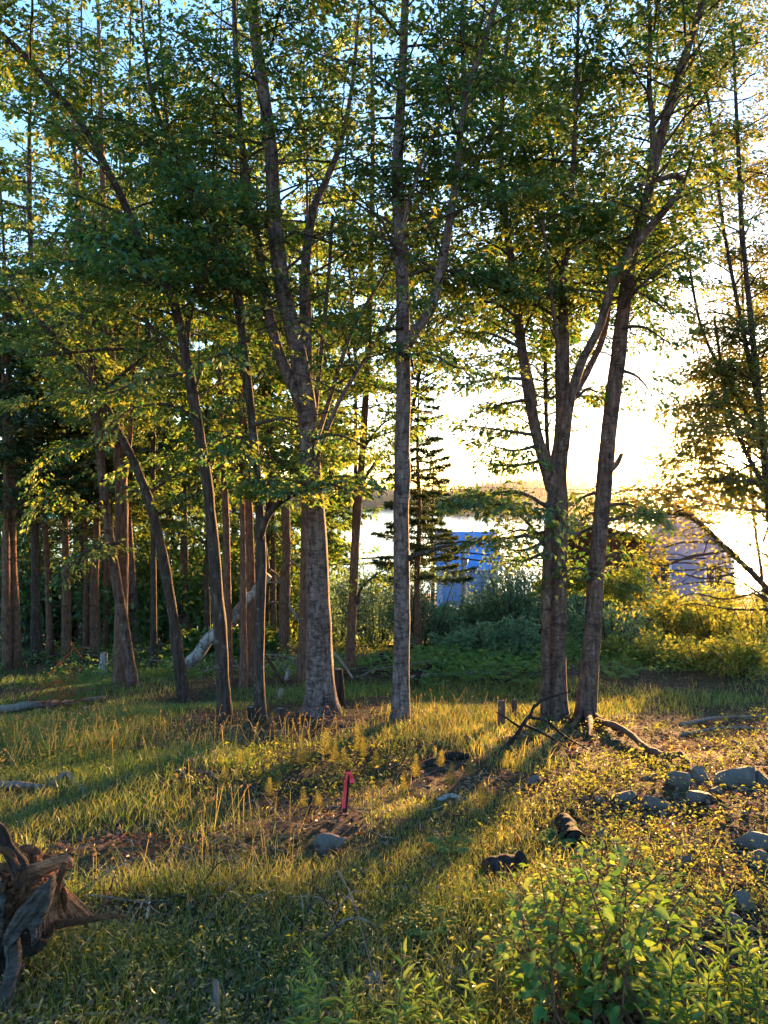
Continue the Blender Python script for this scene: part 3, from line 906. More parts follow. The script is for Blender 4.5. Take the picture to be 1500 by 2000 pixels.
b = gp(1143, 1408); d = b[1]
T = Tree('birch_tree', 'brown trunk leaning right with roots spread over the litter', b, 'brown_birch')
T.stem([(1143, 1408, 38), (1150, 1330, 35), (1158, 1220, 34), (1166, 1100, 33), (1175, 1000, 32), (1184, 900, 31), (1194, 800, 30), (1207, 700, 28), (1218, 600, 26), (1232, 500, 24), (1250, 440, 22), (1270, 360, 19), (1290, 270, 18), (1318, 170, 16), (1348, 80, 14), (1376, -20, 12), (1400, -180, 9), (1410, -330, 6)], d, .2, flare=.32, sides=18, rough=.06)
T.stem([(1272, 350, 12), (1275, 260, 11), (1268, 170, 9), (1270, 60, 8), (1262, -80, 6), (1255, -250, 4)], d, .5, 'limb', sides=8)
T.stem([(1190, 920, 12), (1205, 905, 11), (1215, 885, 7)], d - .1, -.1, 'limb', sides=8)
T.stem([(1225, 590, 8), (1250, 560, 7), (1300, 520, 5), (1360, 500, 3)], d, -.5, 'limb', sides=7)
T.grow(0, 640, -280, 44, (.9, 2.1)); T.grow(1, 300, -200, 20, (.7, 1.5)); T.grow(3, 590, 500, 6, (.5, 1.1))
T.bough([(1166, 1120), (1140, 1128), (1110, 1140), (1080, 1150)], d + .3, 3.4); T.bough([(1166, 1115), (1190, 1120), (1215, 1135)], d + .3, 3.6); T.bough([(1166, 1110), (1150, 1125), (1150, 1140), (1170, 1150)], d + .3, 4.2); T.bough([(1170, 1060), (1210, 1040), (1265, 1050)], d, .3);
T.bough([(1215, 640), (1260, 640), (1320, 680)], d, -.4); T.bough([(1205, 720), (1250, 740), (1290, 800)], d, .5); T.bough([(1225, 560), (1280, 590), (1340, 640)], d, .4); T.bough([(1175, 990), (1225, 985), (1280, 1010)], d, .5); T.bough([(1178, 960), (1140, 970), (1110, 1000)], d, .4); T.bough([(1176, 1000), (1150, 1005), (1120, 1030)], d + .1, .5); T.bough([(1174, 1030), (1145, 1035), (1112, 1060)], d + .1, .3); T.bough([(1165, 1080), (1135, 1075), (1105, 1095)], d, .5); T.bough([(1172, 1020), (1215, 1010), (1260, 1005), (1300, 1030)], d, .6); T.bough([(1165, 1100), (1210, 1080), (1250, 1110)], d, .4)
T.bough([(1165, 1120), (1120, 1110), (1090, 1135)], d - .2, -.3); T.bough([(1195, 800), (1250, 830), (1290, 900)], d, .5) if False else None
T.done()
for k, pts in enumerate(([(1150, 1405), (1165, 1412), (1190, 1418), (1215, 1432)], [(1140, 1405), (1128, 1415), (1115, 1428)], [(1148, 1408), (1152, 1425), (1150, 1445)])):
    Q = np.array([gp(*p) for p in pts]); Q[:, 2] += [.10, .05, .03, .0][:len(Q)]
    P = catmull(Q, 14); g = Geo(); tube(g, P, np.linspace(.055, .012, 14), 10, .2); g.build('root', M['brown_birch'], T.root)

# --- the left group
b = gp(258, 1342); d = b[1]
T = Tree('birch_tree', 'slender curved trunk with a glowing sunlit edge in the left group', b, 'brown_birch')
T.stem([(260, 1342, 22), (248, 1260, 21), (235, 1180, 20), (222, 1100, 19), (210, 1020, 18), (200, 930, 17), (192, 850, 16), (184, 760, 15), (170, 640, 13), (160, 500, 11), (150, 360, 9), (140, 200, 7), (130, 20, 5)], d, .3, flare=.2, sides=12)
T.grow(0, 860, 40, 26, (1.0, 2.2)); T.bough([(205, 980), (160, 990), (110, 960), (60, 1010)], d, -1.0); T.bough([(232, 1060), (190, 1070), (150, 1090), (115, 1150)], d, -1.0)
T.done()
b = gp(235, 1338); d = b[1] + .25
T = Tree('birch_tree', 'straight reddish trunk just behind the sunlit curved one', b, 'red_bark')
T.stem([(234, 1336, 27), (235, 1250, 25), (237, 1150, 25), (238, 1040, 25), (236, 940, 24), (230, 850, 23), (222, 760, 20), (212, 640, 17), (205, 500, 14), (200, 340, 11), (195, 150, 8), (190, -40, 5)], d, .2, flare=.2, sides=12)
T.stem([(238, 960, 12), (248, 900, 11), (255, 840, 9), (262, 720, 7), (275, 560, 5)], d, .4, 'limb', sides=8)
T.grow(0, 840, 0, 26, (1.0, 2.2)); T.grow(1, 860, 560, 6, (.6, 1.2)); T.bough([(240, 860), (180, 870), (110, 880), (60, 950)], d, -1.2); T.bough([(240, 950), (280, 960), (330, 940)], d, -.8)
T.bough([(246, 1080), (210, 1060), (190, 1080)], d, -.9)
T.done()
b = gp(357, 1368); d = b[1]
T = Tree('birch_tree', 'dark trunk slanting up to the left from the shaded grass', b, 'dark_bark')
T.stem([(359, 1368, 22), (348, 1280, 22), (336, 1190, 21), (322, 1110, 20), (306, 1030, 19), (285, 960, 18), (258, 895, 16), (233, 845, 14), (195, 770, 12), (140, 700, 11), (80, 630, 10), (20, 580, 9), (-60, 530, 6)], d, -.4, flare=.2, sides=12, rough=.10)
T.stem([(195, 770, 8), (240, 730, 8), (285, 690, 8), (225, 682, 7), (130, 690, 6), (30, 700, 4)], d - .2, -.4, 'limb', sides=7)
T.grow(0, 840, 540, 18, (.8, 1.8)); T.grow(1, 740, 680, 10, (.5, 1.2)); T.bough([(300, 1010), (340, 985), (390, 960)], d, -.4); T.bough([(288, 965), (340, 930), (385, 925)], d, -.3)
T.done()

# --- slimmer trunks between and behind the front row
MID = [
    (446, 1336, 17, [(444, 1150), (440, 980), (432, 860), (428, 700), (420, 500)], 'red_bark', 'slim reddish trunk touching the right side of the dark leaning trunk'),
    (476, 1346, 15, [(475, 1200), (474, 1050), (473, 940), (470, 800), (466, 600)], 'red_bark', 'thin sunlit trunk between the two dark shaggy trunks'),
    (492, 1330, 20, [(491, 1200), (488, 1050), (484, 940), (478, 840), (470, 700), (455, 480)], 'red_bark', 'brown trunk half hidden behind the slim dark trunk with the arching limb'),
    (592, 1334, 21, [(593, 1200), (595, 1060), (597, 950), (600, 820), (604, 640)], 'red_bark', 'rough brown trunk pressed against the left side of the thick birch'),
    (682, 1316, 19, [(688, 1200), (694, 1060), (702, 960), (710, 850), (716, 740), (722, 600), (726, 420), (728, 250)], 'red_bark', 'slim reddish tree between the thick birch and the lone middle birch'),
    (362, 1268, 19, [(361, 1180), (360, 1060), (360, 960), (358, 800), (355, 600)], 'brown_birch', 'pale trunk with one bright edge behind the slanting dark trunk'),
    (267, 1272, 21, [(262, 1190), (256, 1110), (250, 1000), (246, 850), (240, 650)], 'birch', 'grey curved trunk behind the glowing left pair'),
    (330, 1262, 14, [(328, 1150), (326, 1020), (322, 900), (318, 700)], 'red_bark', 'thin shaded trunk directly behind the slanting dark trunk'),
    (534, 1262, 12, [(534, 1120), (532, 1000), (530, 860), (526, 650)], 'red_bark', 'thin far trunk left of the dead snag'),
]
for (px, py, w, path, bark, lab) in MID:
    b = gp(px, py); d = b[1]
    T = Tree('forest_tree', lab, b, bark, 'leaf_back', 'slim trunks behind the front row', size=(.07, .115), dens=52, six=False)
    pts = [(px, py, w * 1.15)] + [(x, y, w * (1 - .55 * (i + 1) / len(path))) for i, (x, y) in enumerate(path)]
    lx, ly = path[-1]
    pts += [(lx - 3, ly - 180, w * .3), (lx - 6, ly - 380, w * .18)]
    T.stem(pts, d, .3, flare=.2, sides=10)
    T.grow(0, 960, ly - 380, 24, (.9, 2.2), (-5, 40))
    if px == 682:
        T.bough([(698, 1180), (705, 1150), (735, 1122), (775, 1105)], d, -.3, 8); T.bough([(703, 950), (735, 900), (770, 850)], d, .3, 8); T.bough([(708, 880), (745, 830), (800, 800)], d, .3, 7)
    T.done()


def snag():
    b = gp(553, 1284); d = b[1]
    root = thing('dead_snag', 'dead reddish tree stump with bare broken branches and spread roots', 'tree', b)
    g = Geo()
    P = catmull([at(553, 1284, d), at(554, 1240, d), at(556, 1160, d), at(560, 1080, d), at(558, 1010, d), at(562, 985, d)], 30)
    tube(g, P, np.interp(np.linspace(0, 1, 30), [0, .12, .4, .9, 1], [.30, .17, .13, .085, .03]), 12, .16); g.build('trunk', M['red_bark'], root)
    for a, l in ((-2.4, .7), (-1.6, .9), (-.6, .6), (.7, .7), (2.2, .8), (1.5, .6)):
        t = np.linspace(0, 1, 8)[:, None]
        P = b + np.array([math.cos(a), math.sin(a), 0]) * l * t; P[:, 2] = b[2] + .22 * (1 - t[:, 0]) ** 2
        g = Geo(); tube(g, P, np.linspace(.075, .02, 8), 7, .15); g.build('root', M['red_bark'], root)
    for (p, q, r) in (((556, 1170), (610, 1250), .05), ((558, 1150), (525, 1110), .045), ((525, 1112), (520, 1060), .03), ((560, 1090), (590, 1110), .03), ((558, 1080), (530, 1030), .025), ((556, 1190), (520, 1180), .025), ((558, 1120), (600, 1060), .02), ((556, 1220), (600, 1190), .018), ((557, 1140), (500, 1150), .02)):
        P = catmull([at(*p, d), (at(*p, d) + at(*q, d)) / 2 + [0, U(-.2, 0), U(0, .15)], at(*q, d - U(.1, .5))], 9)
        g = Geo(); tube(g, P, np.linspace(r, r * .35, 9), 6, .1); g.build('branch', M['dead_wood'], root)


snag()


# --- conifers
def conifer(name, label, px, py, top, w, lean=0.0, low=900, nb=60, L=(.7, 1.7), group=None, dead=10, bark='red_bark', d=None, six_len=(.06, .11), dens=70, slope=(-25, 5), clump=1.0):
    b = gp(px, py) if d is None else at(px, py, d)
    d = b[1]
    root = thing(name, label, 'tree', b, group)
    n = 26
    yy = np.linspace(py, top, n)
    P = np.stack([(px + lean * (np.linspace(0, 1, n) ** 1.3) - CX) / F * d, np.full(n, d), (HY - yy) / F * d], -1)
    P[:, :2] += .02 * np.stack([W1(P[:, 2] * 1.3 + px, P[:, 2]), W2(P[:, 2] * 1.3 + px, P[:, 2])], -1)
    r = w / 2 / F * d * np.linspace(1.0, .12, n); r[0] *= 1.25
    P[0, 2] -= .15
    g = Geo(); tube(g, P, r, 10, .08, seed=px); g.build('trunk', M[bark], root)
    tw = Geo(); nd = []
    lowz = (HY - low) / F * d
    for i in range(dead):
        z = b[2] + (lowz - b[2]) * U(.15, 1); a = U(0, 6.28); l = U(.25, .9)
        p = np.array([np.interp(z, P[:, 2], P[:, 0]), np.interp(z, P[:, 2], P[:, 1]), z])
        e = p + np.array([math.cos(a), math.sin(a), U(-.35, .15)]) * l
        tube(tw, catmull([p, (p + e) / 2 + [0, 0, .06], e], 5), np.linspace(.012, .003, 5), 4, cap=False)
    ztop = P[-1, 2]
    for i in range(nb):
        f = (i + U()) / nb
        z = lowz + (ztop - lowz) * f; a = i * 2.4 + U(-.5, .5)
        l = U(*L) * (1 - f) ** .7 * clump + .15
        p = np.array([np.interp(z, P[:, 2], P[:, 0]), np.interp(z, P[:, 2], P[:, 1]), z])
        h = np.array([math.cos(a), math.sin(a), 0]); s = R(U(*slope))
        t = np.linspace(0, 1, 6)[:, None]
        B = p + h * l * t + UP * l * (math.tan(s) * t + .18 * t * t)
        tube(tw, B, np.linspace(.006 + .006 * l, .003, 6), 4, cap=False)
        side = np.array([-h[1], h[0], 0])
        m = int(l * dens)
        q = np.sqrt(U(.03, 1, m)); lat = U(-1, 1, m) * (.30 * l * (1 - q * .75) + .03)
        pos = p + h * (l * q)[:, None] + UP * (l * (math.tan(s) * q + .18 * q * q) - abs(lat) * U(0, .5, m))[:, None] + side * lat[:, None]
        ax = h * .7 + side * (np.sign(lat) * .8)[:, None] + rng.normal(0, .45, (m, 3)) - UP * .15
        nd.append((pos, ax, UP + rng.normal(0, .6, (m, 3)), U(*six_len, m)))
    tw.build('branches', M['twig'], root, kind='stuff')
    g = Geo(); add_leaves(g, *[np.concatenate([q[k] for q in nd]) for k in range(4)], width=.30, fold=.1, six=False)
    g.build('crown', M['needle'], root, kind='stuff')


conifer('spruce_tree', 'tall spruce with tiered drooping boughs right of the lone middle birch', 815, 1290, 700, 15, 2, 1130, 96, (.55, 1.2), dead=4, d=18.6, dens=240, slope=(-22, 4), six_len=(.08, .14))
conifer('spruce_tree', 'small far spruce top just right of the tall spruce', 845, 1290, 900, 11, 0, 1140, 60, (.8, 1.7), dead=0, d=26, dens=170, slope=(-22, 4), six_len=(.09, .16))
LEFT = [(14, 1308, 20, -8, 'leftmost bare conifer trunk at the picture edge'), (30, 1304, 20, -22, 'second bare conifer trunk from the left edge, leaning against the first'),
        (97, 1284, 14, -40, 'thin dark conifer trunk tilted left, third from the left edge'), (131, 1290, 20, -14, 'stout straight conifer trunk, fourth from the left edge'),
        (168, 1276, 11, -4, 'very thin conifer trunk left of the stout grey one'), (186, 1284, 20, 4, 'stout grey conifer trunk behind the pale cut birch stub'),
        (208, 1272, 13, 0, 'thin conifer trunk just left of the glowing pair'), (218, 1268, 10, 0, 'thinnest conifer trunk hidden behind the glowing pair')]
for (px, py, w, ln, lab) in LEFT:
    conifer('conifer_tree', lab, px, py, U(430, 640), w, ln, 990, 60, (.9, 2.0), 'bare conifer trunks on the left', dead=30, dens=70, six_len=(.12, .2))
for (px, d, top, lab) in ((60, 27, 300, 'dense dark conifer far behind the left edge trunks'), (150, 31, 420, 'broad dark conifer in the back of the left wood'), (290, 34, 500, 'dark conifer behind the grey curved trunk'), (-60, 24, 200, 'dark conifer at the far left edge of the wood')):
    conifer('conifer_tree', lab, px, 1255, top, 18, 0, 1190, 110, (1.3, 2.6), 'dark conifers in the back of the wood', dead=8, dens=62, six_len=(.13, .22), d=d)

# --- leafy trees further back, whose crowns fill the canopy
BACK = [   # photo column of the trunk, depth, trunk width, lowest bough row, top row, boughs, bough length, column the crown leans to, label
    (70, 18, 20, 1000, -150, 80, (1.2, 2.6), 60, 'leafy tree behind the left edge conifers'),
    (160, 22, 18, 1060, -50, 80, (1.3, 2.8), 150, 'leafy tree filling the gap behind the glowing left pair'),
    (300, 17, 14, 1000, -200, 80, (1.1, 2.6), 290, 'leafy tree behind the slanting dark trunk'),
    (405, 20, 14, 1080, -100, 80, (1.2, 2.6), 400, 'leafy tree behind the big leaning trunk'),
    (520, 23, 14, 1100, 0, 76, (1.2, 2.6), 530, 'leafy tree behind the dead snag'),
    (345, 28, 14, 1160, 200, 90, (1.8, 3.4), 340, 'low crowned tree in the hazy green gap of the left wood'),
    (220, 30, 14, 1150, 250, 90, (1.8, 3.4), 220, 'broad leafy tree deep behind the glowing left pair'),
    (20, 26, 14, 1120, 100, 80, (1.6, 3.2), 10, 'broad leafy tree deep behind the left picture edge'),
    (450, 32, 14, 1150, 300, 90, (1.8, 3.4), 455, 'broad leafy tree deep behind the slim reddish trunks'),
    (625, 26, 12, 1110, 100, 70, (1.2, 2.6), 650, 'leafy tree behind the thick birch'),
    (592, 32, 12, 1130, 250, 70, (1.6, 3.0), 580, 'far leafy tree behind the stems of the thick birch'),
    (786, 15, 10, 860, -250, 70, (1.0, 2.2), 860, 'slender tree hidden behind the lone middle birch, crown leaning right'),
    (1088, 17, 12, 860, -250, 84, (1.1, 2.6), 960, 'tree behind the vase shaped clump, crown leaning left'),
    (1092, 14.5, 12, 640, -250, 50, (1.0, 2.2), 1070, 'tree rising straight behind the vase shaped clump'),
    (1160, 18, 12, 600, -250, 52, (1.0, 2.2), 1250, 'tree hidden behind the trunk leaning right'),
    (1165, 16, 11, 700, -250, 60, (1.0, 2.2), 1390, 'tree behind the leaning trunk whose crown leans far right'),
    (690, 21, 11, 900, -100, 56, (1.0, 2.2), 720, 'thin tree behind the slim reddish one'),
]
for (px, d, w, low, top, n, L, cx, lab) in BACK:
    b = at(px, 1250, d); b[2] = ground(b[0], b[1]); by = HY - b[2] / d * F
    far = d >= 24
    T = Tree('leafy_tree', lab, b, 'dark_bark', 'leaf_back', 'leafy trees filling the canopy behind', size=(.09, .14) if not far else (.15, .23), dens=23 if not far else 24, six=False)
    ln = cx - px
    if 1155 < px < 1170: T.stem([(1149, by, w), (1170, 1050, w * .9), (1190, 850, w * .8), (1212, 650, w * .65), (1235 + ln * .4, 300, w * .5), (1235 + ln * .7, top, w * .2)], d, .3, sides=8)
    else: T.stem([(px, by, w), (px, (by + low) / 2, w * .85), (px + ln * .15, low, w * .7), (px + ln * .45 + U(-28, 28), low * .75 + top * .25, w * .58), (px + ln * .75 + U(-40, 40), low * .45 + top * .55, w * .42), (px + ln + U(-40, 40), top, w * .12)], d, U(-.5, .5), sides=8)
    for k in range(4):
        y0 = low - (low - top) * U(.05, .35); x0 = px + ln * .3
        T.stem([(x0, y0, w * .45), (x0 + U(-40, 40), y0 - 120, w * .35), (x0 + ln * .5 + U(-130, 130), y0 - 320, w * .2)], d, U(-1.5, 1.5), 'limb', sides=6)
        T.grow(k + 1, y0, y0 - 320, n // 6, (L[0] * .7, L[1] * .7))
    T.grow(0, low, top, n, L)
    T.done()

# --- the right edge, between the camera and the sun
T = Tree('maple_tree', 'tree at the right edge with a long low limb reaching left beneath the sun', gp(1560, 1330), 'dark_bark', 'leaf_edge', size=(.05, .09), dens=58, six=False, loose=.10)
d = gp(1560, 1330)[1]
T.stem([(1560, 1330, 26), (1535, 1180, 24), (1512, 1040, 20), (1497, 930, 17), (1486, 820, 14), (1468, 640, 11), (1450, 450, 9), (1440, 250, 7), (1430, 50, 5)], d, .3, flare=.2, sides=10)
T.stem([(1520, 1175, 14), (1470, 1120, 12), (1415, 1068, 10), (1370, 1025, 8), (1325, 1004, 7), (1250, 1006, 5), (1185, 992, 3)], d - .1, -.8, 'limb', sides=8)
T.stem([(1500, 960, 10), (1455, 880, 9), (1420, 780, 7), (1395, 620, 5)], d, .5, 'limb', sides=7)
T.stem([(1484, 800, 9), (1450, 640, 8), (1412, 440, 7), (1390, 250, 6), (1360, 60, 4)], d + .1, .9, 'limb', sides=7); T.grow(3, 780, 60, 26, (.7, 1.6))
T.stem([(1490, 860, 9), (1430, 760, 8), (1370, 640, 6), (1340, 480, 4)], d + .1, .9, 'limb', sides=7); T.grow(4, 800, 480, 18, (.6, 1.4))
T.stem([(1420, 1075, 5), (1340, 1090, 5), (1290, 1105, 4), (1235, 1085, 3)], d - .5, -.5, 'limb', sides=6)
T.grow(0, 1040, 50, 60, (.8, 1.9)); T.grow(1, 1120, 985, 26, (.5, 1.2), (-5, 35)); T.grow(2, 900, 620, 10, (.5, 1.2)); T.grow(5, 1110, 1080, 6, (.4, .9))
for q in ([(1330, 1004), (1280, 960), (1210, 960), (1150, 985)], [(1480, 900), (1400, 940), (1320, 950), (1240, 940)], [(1490, 930), (1430, 960), (1350, 975)], [(1470, 1110), (1380, 1130), (1300, 1120), (1215, 1190)], [(1500, 1150), (1420, 1170), (1350, 1160), (1290, 1190)], [(1480, 800), (1400, 830), (1330, 840)], [(1400, 1060), (1330, 1060), (1270, 1080)]):
    T.bough(q, d - .2, U(-.8, .6), 5)
for q in ([(1500, 1170), (1400, 1110), (1300, 1100), (1200, 1120)], [(1510, 1180), (1430, 1140), (1340, 1140), (1250, 1160)], [(1515, 1190), (1430, 1190), (1340, 1180), (1260, 1215)], [(1500, 1000), (1420, 990), (1340, 970), (1260, 985)],
          [(1490, 860), (1420, 850), (1350, 870), (1290, 920)], [(1485, 780), (1420, 760), (1360, 790)], [(1495, 960), (1400, 900), (1320, 900), (1250, 920)], [(1475, 700), (1420, 690), (1360, 720)], [(1520, 1100), (1450, 1060), (1390, 1090)],
          [(1490, 1060), (1500, 1010), (1450, 960)], [(1500, 940), (1460, 940), (1410, 930)], [(1490, 850), (1470, 840), (1430, 810)], [(1490, 880), (1440, 830), (1380, 820), (1310, 850)], [(1488, 840), (1420, 800), (1340, 790), (1270, 820)], [(1495, 940), (1440, 930), (1370, 915), (1300, 935)], [(1490, 870), (1400, 880), (1330, 870), (1270, 890)], [(1484, 800), (1440, 760), (1370, 740), (1310, 760)],
          [(1500, 970), (1450, 955), (1400, 960)], [(1482, 760), (1450, 720), (1400, 710)], [(1498, 920), (1480, 860), (1450, 850)], [(1505, 900), (1500, 850), (1495, 800)], [(1470, 660), (1430, 620), (1380, 610), (1330, 630)], [(1500, 960), (1470, 930), (1450, 935)]):
    T.bough(q, d - U(-.9, .9), U(-1.0, .8), 5)
for k in range(13):
    y0 = 640 + 350 * (k + U()) / 13; x0 = float(np.interp(y0, [640, 820, 930, 1040], [1468, 1486, 1497, 1512])); x1 = U(1235, 1400); y1 = y0 + U(-50, 30)
    T.bough([(x0, y0), (x0 * .6 + x1 * .4, (y0 + y1) / 2 - U(5, 40)), (x1, y1)], d + U(-.3, .3), U(-1.4, 1.4), 5)
T.done()
RB = [(1503, 20, 9, 960, 0, 64, 'tree behind the right edge tree'), (1575, 16, 12, 900, 0, 64, 'tree just beyond the right picture edge')]
for (px, d, w, low, top, n, lab) in RB:
    b = at(px, 1250, d); b[2] = ground(b[0], b[1]); by = HY - b[2] / d * F
    T = Tree('leafy_tree', lab, b, 'dark_bark', 'leaf_edge', 'thin trees at the right edge', size=(.06, .11), dens=60, loose=.11, six=False)
    ln = U(-60, 10)
    T.stem([(px, by, w), (px + ln * .3, low + 150, w * .8), (px + ln * .6, low, w * .65), (px + ln, (low + top) / 2, w * .45), (px + ln * 1.3, top, w * .15)], d, .3, sides=8)
    T.grow(0, low, top, n, (.8, 1.9))
    T.done()


# ------------------------------------------------------------------ shrubs
def shrub(name, label, base, h, w, nst, leaf, size, nl, group=None, bark='twig', top=1.0, cat='shrub', six=False, width=.5, lowleaf=.15):
    base = np.array(base, float)
    root = thing(name, label, cat, base, group)
    tw = Geo(); L = [[], [], [], []]
    for i in range(nst):
        a = U(0, 6.28); rr = w * .5 * math.sqrt(U(0, 1)); hh = h * U(.4, 1.15) * (1 - .25 * (rr / (w * .5)) ** 2)
        b0 = base + [math.cos(a) * rr * .25, math.sin(a) * rr * .25, -.03]
        e = base + [math.cos(a) * rr, math.sin(a) * rr, hh]
        e[2] += ground(e[0], e[1]) - base[2]
        P = catmull([b0, b0 * .5 + e * .5 + [U(-.06, .06) * w, U(-.06, .06) * w, hh * .08], e], 6)
        tube(tw, P, np.linspace(.005 + .006 * h, .002, 6), 4, cap=False)
        for k in range(4):
            t = U(.3, .95); p = P[int(t * 5)]; q = p + np.array([U(-1, 1), U(-1, 1), U(.1, .9)]) * .22 * h * (1.1 - t)
            tube(tw, [p, (p + q) / 2, q], [.003 + .002 * h, .003, .0015], 3, cap=False)
            m = max(2, nl // (nst * 4))
            f = U(0, 1, m)[:, None]
            pos = p + (q - p) * f * 1.1 + rng.normal(0, .05 * h + .02, (m, 3))
            L[0].append(pos)
            L[1].append(nrm(pos - (base + [0, 0, h * .3])) * .8 + rng.normal(0, .6, (m, 3)) + UP * U(-.5, .3))
            L[2].append(UP + rng.normal(0, .55, (m, 3))); L[3].append(U(*size, m))
    tw.build('stems', M[bark], root, kind='stuff')
    g = Geo()
    pos = np.concatenate(L[0])
    pos[:, 2] = np.maximum(pos[:, 2], ground(pos[:, 0], pos[:, 1]) + .02)
    add_leaves(g, pos, np.concatenate(L[1]), np.concatenate(L[2]), np.concatenate(L[3]), width, six=six)
    g.build('foliage', M[leaf], root, kind='stuff')


def on(px, d):
    x = (px - CX) / F * d
    return np.array([x, d, float(ground(x, d))])


WIL = [(822, 19.5, 1.95, 1.9, 'big blue green willow bush at the foot of the tall spruce'), (880, 20.2, 0.95, 2.0, 'willow bush below the power pole'), (945, 20.6, 1.1, 2.0, 'willow bush just right of the power pole'),
       (1000, 20, 1.8, 1.9, 'willow bush halfway between the power pole and the vase shaped clump'), (1035, 20.5, 2.05, 2.2, 'willow bush left of the vase shaped clump'), (735, 21, 1.7, 2.6, 'willow bush between the reddish tree and the middle birch'), (660, 22, 1.8, 2.6, 'willow bush behind the thick birch'),
       (995, 25, 2.0, 2.6, 'far willow bush behind the thicket right of the power pole'), (700, 26, 2.4, 3.0, 'far bush behind the slim reddish tree'), (1120, 23, 1.9, 2.4, 'bush between the vase shaped clump and the shed'),
       (905, 16.5, .6, 1.5, 'low willow bush in front of the thicket'), (1000, 16.5, .6, 1.6, 'low willow bush above the ferns'), (1190, 17, 1.0, 2.0, 'blue green bush seen between clump and leaning trunk')]
for (px, d, h, w, lab) in WIL:
    shrub('willow_bush', lab, on(px, d), h * 1.3, w * 1.15, 34, 'leaf_willow', (.09, .15), 2500, 'willow thicket below the pole', width=.38)
SH = [(1225, 15.5, .75, 1.5, 'low green shrub beside the leaning trunk'), (1215, 20, 1.3, 2.2, 'round bright green shrub before the brown shed'), (1310, 19, 1.5, 2.4, 'golden shrub below the lilac house'),
      (1400, 18, 1.6, 2.4, 'golden shrub under the long low limb'), (1480, 16.5, 1.5, 2.2, 'golden shrub at the right edge under the low limb'), (1290, 14.5, .6, 1.4, 'low sunlit shrub right of the leaning trunk'),
      (1370, 13.5, .7, 1.5, 'sunlit yellow shrub above the flat rocks'), (1450, 12.5, .7, 1.5, 'sunlit yellow shrub at the right edge above the rocks'), (1520, 14, 1.0, 1.8, 'shrub crossing the right picture edge'),
      (1260, 24, 1.8, 2.8, 'hazy shrub behind the round green one'), (1390, 25, 2.2, 3.0, 'tall hazy shrub below the bright water'), (1500, 24, 2.4, 3.0, 'tall hazy shrub at the far right')]
for (px, d, h, w, lab) in [(960, 47, 5.6, 4.4, 'tall alder thicket directly right of the power pole'), (1010, 49, 6.2, 6, 'tall alder thicket between the power pole and the clump'), (870, 50, 4.6, 4.4, 'tall alder thicket behind the tall spruce'), (1075, 46, 6.0, 5, 'tall alder thicket behind the vase shaped clump'), (760, 48, 6.0, 6, 'tall alder thicket behind the lone middle birch'), (690, 46, 6.5, 6, 'tall alder thicket behind the slim reddish tree')]:
    shrub('alder_thicket', lab, on(px, d), h, w, 26, 'leaf_willow', (.2, .32), 2200, 'alders along the shore road', width=.5)
for (px, d, h, w, lab) in SH:
    shrub('sunlit_shrub', lab, on(px, d), h, w, 20, 'leaf_gold', (.05, .085) if d < 17 else (.07, .11), 1500 if d < 17 else 2000, 'shrubs on the right', width=.6)
UN = [(40, 22), (110, 24), (190, 25), (280, 22), (330, 25), (420, 24), (480, 27), (560, 26), (390, 30), (250, 30), (20, 30), (140, 32), (520, 32), (620, 31), (450, 19)]
ordn = ['first', 'second', 'third', 'fourth', 'fifth', 'sixth', 'seventh', 'eighth', 'ninth', 'tenth', 'eleventh', 'twelfth', 'thirteenth', 'fourteenth', 'fifteenth', 'sixteenth', 'seventeenth', 'eighteenth', 'nineteenth', 'twentieth']
for i, (px, d) in enumerate(sorted(UN)):
    shrub('understory_bush', 'shaded green bush in the left wood, %s from the left edge' % ordn[i], on(px, d), U(3.0, 5.5) if d > 21 else .8, U(3.0, 4.4), 26, 'leaf_back', (.14, .23), 3200, 'bushes on the floor of the left wood', width=.55)


# ------------------------------------------------------------------ rocks
def ico(sub):
    bm = bmesh.new(); bmesh.ops.create_icosphere(bm, subdivisions=sub, radius=1.0)
    v = np.array([q.co[:] for q in bm.verts]); f = np.array([[q.index for q in p.verts] for p in bm.faces]); bm.free()
    return v, f


ICO = ico(4)
ICO3 = ico(4)


def rock(px, py, w, h, lab, pale=False, cut=.72):
    b = gp(px, py); d = b[1]
    rx, rz = w / 2 / F * d, h / F * d * .62
    v = ICO[0].copy()
    s = U(0, 90)
    for k in range(18):      # broken facets
        n_ = nrm(rng.normal(size=3) * [1, 1, .9]); o = U(.38, .74)
        dd = v @ n_
        v = v - np.maximum(dd - o, 0)[:, None] * n_ * .97
    v = v * (1 + .05 * W3D(v[:, 0] * 3 + s, v[:, 1] * 3, v[:, 2] * 3) + .02 * W3D(v[:, 0] * 9 + s, v[:, 1] * 9, v[:, 2] * 9) + .010 * W3D(v[:, 0] * 23 + s, v[:, 1] * 23, v[:, 2] * 23))[:, None]
    v = v * np.array([rx, rx * U(.7, .95), rz]) * 1.42
    a = U(-.5, .5); v = v @ np.array([[math.cos(a), 0, math.sin(a) * .5], [0, 1, 0], [-math.sin(a) * .5, 0, math.cos(a)]])
    g = Geo(); g.add(v + b + [0, 0, rz * .08], tris=ICO[1])
    single(g, 'rock', M['rock'], lab, 'rock', b, 'rocks on the slope', smooth=False)


